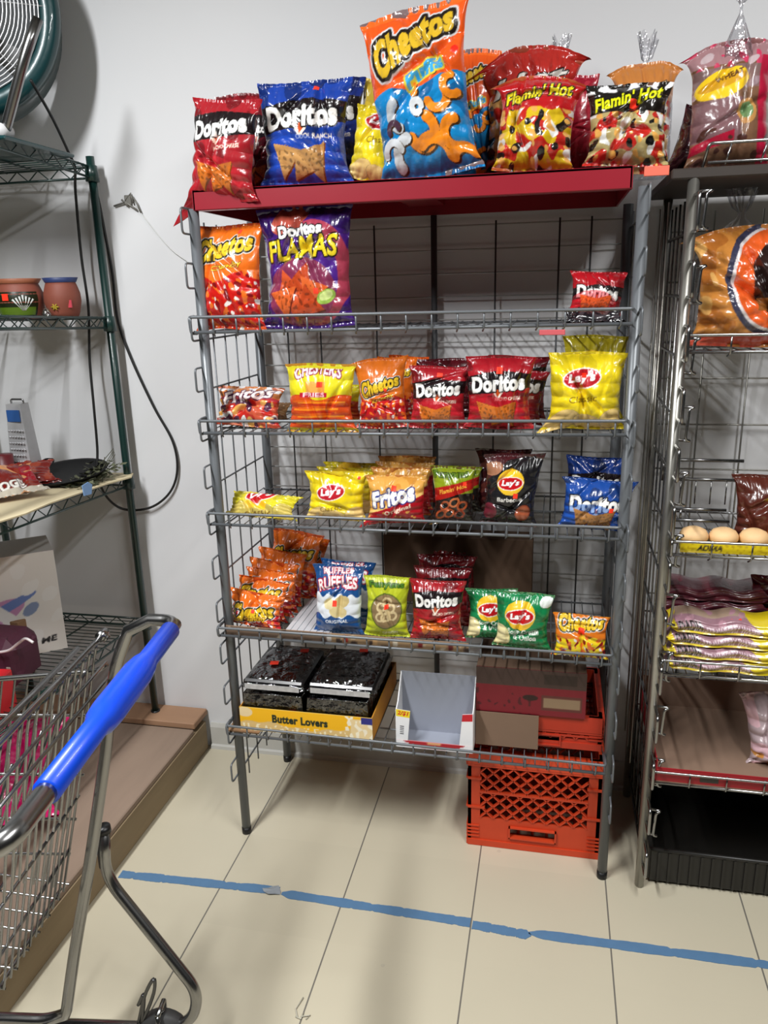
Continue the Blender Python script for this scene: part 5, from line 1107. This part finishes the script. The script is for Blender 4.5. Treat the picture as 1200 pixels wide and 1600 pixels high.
# shelf 4 goods
z4 = GZ[3]+.006
z4 += .012; p = at(106, 1012, Z=z4); q = at(82, 848, Y=p[1])
hb = at(96, 860, Y=p[1])[2]-z4
wb = empty('appliance_box', (p[0]-.16, p[1]+.08, z4), 'white printed appliance box with a red dot on the lowest green shelf', 'box')
def a_app(w, h):
    A = Art(w, h, 'e0dcd6', 3, 300); A.ell(.80, .70, .028, .022, 'ff3030', 20); A.ell(.45, .40, .32, .10, 'c08ab0', 24); A.ell(.60, .50, .26, .035, '6a80b8', 24); A.ell(.35, .36, .2, .05, 'e0a0c8', 20); A.ell(.78, .46, .07, .04, '8090b0', 40); A.blobs('e4e2de', 5, .6, None, 4); A.text('IS ME', .83, .12, .22, .05, '141418', 6, [], .2, .04); A.put((A.u < .25) & (A.v < .45), 'c86a9c', .4)
    return A
yv = Matrix.Rotation(math.radians(38), 3, 'Z'); bw = .40
def bpt(a_, b_, c_): v = yv @ Vector((a_, b_, 0)); return (p[0]+v.x, p[1]+v.y, z4+c_)
flat_panel('front_panel', None, a_app(bw, hb), [bpt(-bw, 0, 0), bpt(0, 0, 0), bpt(0, 0, hb), bpt(-bw, 0, hb)], parent=wb, n=130)
m = MB(); m.add([bpt(-bw, .003, 0), bpt(-.001, .003, 0), bpt(-.001, .14, 0), bpt(-bw, .14, 0), bpt(-bw, .003, hb), bpt(-.001, .003, hb), bpt(-.012, .14, hb+.012), bpt(-bw, .14, hb+.012)], [(0, 3, 2, 1), (4, 5, 6, 7), (0, 1, 5, 4), (1, 2, 6, 5), (2, 3, 7, 6), (3, 0, 4, 7)]); m.build('box_body', mat('box_grey_top', 'a8a6a4', .6, 0, .08, 20), wb)
c = at(66, 1012, Z=z4); d = at(20, 1012, Z=z4); hk = at(45, 962, Y=c[1]-.03)[2]-z4
carton('cardboard_box', 'small kraft box standing in front of the white appliance box', (c[0]-.075, c[1]-.04, z4), (.15, .07, hk), KRAFT, rotz=-.14)
# burgundy cooler bag
c = at(62, 1072, Z=z4); bc_ = np.array([c[0]-.135, c[1]+.02, z4]); hh_ = .155
bu = empty('cooler_bag', bc_, 'burgundy rounded bag with a pale handle on the lowest green shelf', 'bag')
BURG = mat('burgundy_cloth', '4a1c30', .6, 0, .15, 14, .2)
m = MB(); m.box((bc_[0], bc_[1], bc_[2]+hh_/2), (.20, .15, hh_), bev=.030); o = m.build('bag_body', BURG, bu); md = o.modifiers.new('round', 'SUBSURF'); md.levels = md.render_levels = 2
MB().tube(spline([at(*q_, Y=bc_[1]-.09) for q_ in ((-6, 1020), (14, 1016), (30, 1004), (40, 998), (52, 1004))]), .004, 8).build('handle', mat('pale_strap', 'cfc8c8', .4), bu)
MB().box((bc_[0]+.085, bc_[1]-.072, bc_[2]+.06), (.014, .004, .045), bev=.002).build('buckle', mat('buckle', '8c7c74', .4), bu)
# red carton and pink bag
c = at(36, 1136, X=gx1-.06); 
m = MB(); t0 = at(0, 1046, X=gx1-.08); 
rb = MB().box((0, 0, .055), (.17, .19, .11), bev=.004).build('red_box', mat('red_carton', 'd01824', .45)); rb.location = (gx1-.105, -.80, z4+.002); rb.rotation_euler = (0, 0, .1); tag(rb, 'bright red box on the lowest green shelf behind the cart basket', 'box')
c = at(50, 1200, Z=HP+.06)
bag('plastic_bag', 'magenta pink plastic bag on the wooden platform behind the cart basket', a_plain(.4, .3, 'c41060', 'e02878', 4), .46, .34, .12, (-.66, -.80, HP+.045), yaw=25, lean=62, crum=1.4, cat='bag', res=80)

# ------------------------------------------------------------------ shopping cart
ct = empty('shopping_cart', (-.1, -1.35, 0), 'chrome wire shopping cart with a blue handle at the lower left', 'shopping cart')
H0, H1 = np.array(at(266, 985, Z=1.0)), np.array(at(72, 1238, Z=1.0)); hd = (H1-H0)/np.linalg.norm(H1-H0)   # grip
fw = np.array([hd[1], -hd[0], 0]); fw = fw if fw[0] < 0 else -fw                                          # forward
STEEL = CHROME; CW = .62
Hn = H0+hd*CW; up = np.array([0, 0, 1.0])
c0 = H0-hd*.035
far = [H0+hd*.02, c0, c0+fw*.06-up*.02-hd*.0, c0+fw*.115-up*.05, c0+fw*.145-up*.13+hd*.01, c0+fw*.20-up*.42+hd*.04, c0+fw*.26-up*.86+hd*.08, c0+fw*.60-up*.90+hd*.08]
fa = [at(*q_, Y=c0[1]+o_) for q_, o_ in (((235, 968), .0), ((200, 985), -.01), ((182, 1040), -.015), ((172, 1110), -.02), ((163, 1190), -.04), ((140, 1350), -.09), ((118, 1480), -.13), ((104, 1578), -.155))]
zlow = fa[-1][2]
fl_end = fa[-1]+fw*.55
m = MB(); m.tube(rounded([H0+hd*.03, c0+up*.004, *fa[:1]], .03)+spline(fa[1:], 5)+rounded([fa[-1]+np.array([-.004, 0, -.012]), fa[-1]+fw*.05-up*.03, fl_end-up*.03], .02), .0125, 14); m.build('side_frame', STEEL, ct)
m = MB(); nr = [q_+hd*(CW-.02) for q_ in fa]; Hc = H1+hd*.10
m.tube(rounded([H1-hd*.03, H1+hd*.04, Hc, *[q_ for q_ in (Hc+fw*.06-up*.02,)]], .03)+spline(nr[1:], 5)+[nr[-1]+fw*.55-up*.03], .0150, 14); m.build('side_frame', STEEL, ct)
MB().tube([H0+hd*(-.03), H0+hd*.02], .0128, 14).build('handle_tube', STEEL, ct)
m = MB(); L = np.linalg.norm(H1-H0); s = lambda t: H0+hd*L*t
m.tube([s(0), s(.002), s(.26), s(.29), s(.36), s(.60), s(.655), s(.68), s(.998), s(1)], [.012, .0185, .0185, .023, .0265, .0265, .024, .0190, .0190, .012], 18)
m.build('grip', mat('blue_grip', '0a44cc', .36, 0, .03, 20, coat=.15), ct)['label'] = 'glossy blue plastic handle grip'
# lower rear stay : from the black cap down to the wheel frame
st_ = [at(163, 1302, Y=-1.10), at(164, 1368, Y=-1.10), at(235, 1462, Y=-1.12), at(308, 1548, Y=-1.14), at(300, 1590, Y=-1.15), at(255, 1606, Y=-1.16)]
m = MB(); m.tube(rounded([st_[0], st_[1], st_[3]+(st_[3]-st_[2])*.03, st_[4]-np.array([0, 0, .01]), st_[5]-fw*.0, st_[5]+fw*.35-up*.0], .05, 8), .0125, 14); m.build('wheel_stay', STEEL, ct)
m = MB(); cpt = st_[0]; m.tube([cpt+up*.004, cpt+up*.018], [.0155, .0145], 16); m.tube([cpt+fw*.012-up*.085, cpt+fw*.012+up*.005], .010, 12); m.build('stay_cap', BLACKP, ct)
m = MB()
st2 = [q_+hd*(CW-.06) for q_ in st_]; m.tube(rounded([st2[0], st2[1], st2[3], st2[4], st2[5], st2[5]+fw*.35], .05, 8), .0125, 14); m.build('wheel_stay', STEEL, ct)
m = MB()
for q_ in ([(216, 1600), (226, 1556), (240, 1530), (240, 1552), (222, 1600)], [(216, 1570), (225, 1555), (222, 1600)]): m.tube(spline([at(x, y, Y=-1.17) for x, y in q_], 6), .004, 8)
m.build('chain_clip', mat('dark_steel', '5c5c5c', .35, .8), ct)
# casters touching the floor
for i, b_ in enumerate((st_[5]+fw*.0, st2[5]+fw*.0, fl_end-up*.03-fw*.05, nr[-1]+fw*.50-up*.03)):
    zc_ = .055; cpos = np.array([b_[0], b_[1], zc_]); m = MB(); ax = hd*.014
    m.tube([cpos-ax, cpos+ax], .054, 24); w = m.build('wheel', mat('rubber_grey', '3a3a3a', .6), ct)
    m = MB(); m.tube([np.array([b_[0], b_[1], max(b_[2], .12)]), cpos+up*.058], .008, 10); m.tube([cpos-ax*1.6, cpos+ax*1.6], .006, 10); m.tube([cpos-ax*1.5, cpos-ax*1.5+up*.066], .005, 8); m.tube([cpos+ax*1.5, cpos+ax*1.5+up*.066], .005, 8); m.tube([cpos-ax*1.5+up*.066, cpos+ax*1.5+up*.066], .006, 8); m.build('caster_fork', STEEL, w)
# basket
R0 = np.array(at(160, 992, Z=.965)); 
RB = lambda a_, b_, z: np.array([*(R0[:2]+fw[:2]*b_+hd[:2]*a_), z])     # a across, b forward
BL, Wd = .86, .58
ztop = lambda b_: .965-.085*min(1, b_/.06) if b_ < .06 else .88-.05*(b_-.06)
m = MB()
m.tube([RB(.012, .05, .94), RB(Wd, .05, .94)], .006, 10); rim = [RB(Wd, 0, .965), RB(0, 0, .965)]; m.tube(rim, .0055, 10); m.tube([RB(0, 0, .965), RB(0, -.01, .955)], .009, 10); m.tube([RB(-.012, 0, .965), RB(.012, 0, .965)], .011, 10)
m.tube(rounded([RB(0, 0, .90), RB(.0, .02, .885), RB(.03, BL, .82), RB(Wd-.03, BL, .82), RB(Wd, .02, .885)], .03), .0055, 10)
for z in (.905, .87): m.tube([RB(0, -.0, z), RB(Wd, -.0, z)], .0035, 8)
zb_b, zb_f = .40, .50; bot = lambda b_: zb_b+(zb_f-zb_b)*b_/BL
def inset(z): return .060*(.9-z)/.48
def bz(z): return .125*max(0, .93-z)/.51
rows = [.79, .66, .56, .48]
for z in rows:
    i_ = inset(z); m.tube(rounded([RB(i_, bz(z), z), RB(i_+.02, BL-.06, z+.01), RB(Wd-i_-.02, BL-.06, z+.01), RB(Wd-i_, bz(z), z)], .03), .0032, 8)
n = 30
for k in range(n):
    b_ = .03+(BL-.07)*k/(n-1)
    for sgn in (0, 1):
        e0 = inset(bot(b_)); a0 = (0.0 + .03*b_/BL if not sgn else Wd-.03*b_/BL); a1 = (e0+.02*b_ if not sgn else Wd-e0-.02*b_)
        m.tube([RB(a0, b_, .884-.06*b_/BL), RB(a1, bz(bot(b_))+b_*.82, bot(b_))], .0025, 6, caps=False)
for k in range(12):
    a_ = .05+(Wd-.10)*k/11; m.tube([RB(a_, .125, bot(0)), RB(a_, BL-.05, bot(BL)), RB(a_, BL, .82)], .0025, 6, caps=False)
for k in range(6): b_ = .13+(BL-.13)*k/6; m.tube([RB(.075, b_, bot(b_)-.004), RB(Wd-.055, b_, bot(b_)-.004)], .0035, 8)
m.build('basket', STEEL, ct)
m = MB()   # rear gate, closely spaced wires
for k in range(19):
    a_ = .02+(Wd-.04)*k/18; m.tube(rounded([RB(a_, .004, .955), RB(a_+.0, .012, .93), RB(a_*.88+.035, bz(.65), .65), RB(a_*.80+.06, .125, bot(0)+.005)], .02, 4), .0026, 7)
for z, b_ in ((.78, bz(.78)), (.62, bz(.62)), (.50, bz(.50))): m.tube([RB(inset(z)+.01, b_, z), RB(Wd-inset(z)-.01, b_, z)], .0035, 8)
m.build('rear_gate', STEEL, ct)
m = MB()   # folded child seat frame
m.tube(rounded([RB(.03, .03, .90), RB(.03, .10, .80), RB(.05, .16, .62), RB(Wd-.05, .16, .62), RB(Wd-.03, .10, .80), RB(Wd-.03, .03, .90)], .03), .0045, 8)
for k in range(9): a_ = .08+(Wd-.16)*k/8; m.tube([RB(a_, .05, .86), RB(a_, .16, .62)], .0026, 6)
m.build('seat_frame', STEEL, ct)
m = MB()   # lower tray
for k in range(8):
    a_ = .10+(CW-.22)*k/7; q0 = fa[-1]+hd*(a_-.05)-up*.03; m.tube([q0+fw*.05, q0+fw*.58], .0035, 6)
for t in (.05, .3, .55): q0 = fa[-1]+fw*t-up*.033; m.tube([q0, q0+hd*(CW-.05)], .006, 8)
m.build('lower_tray', STEEL, ct)
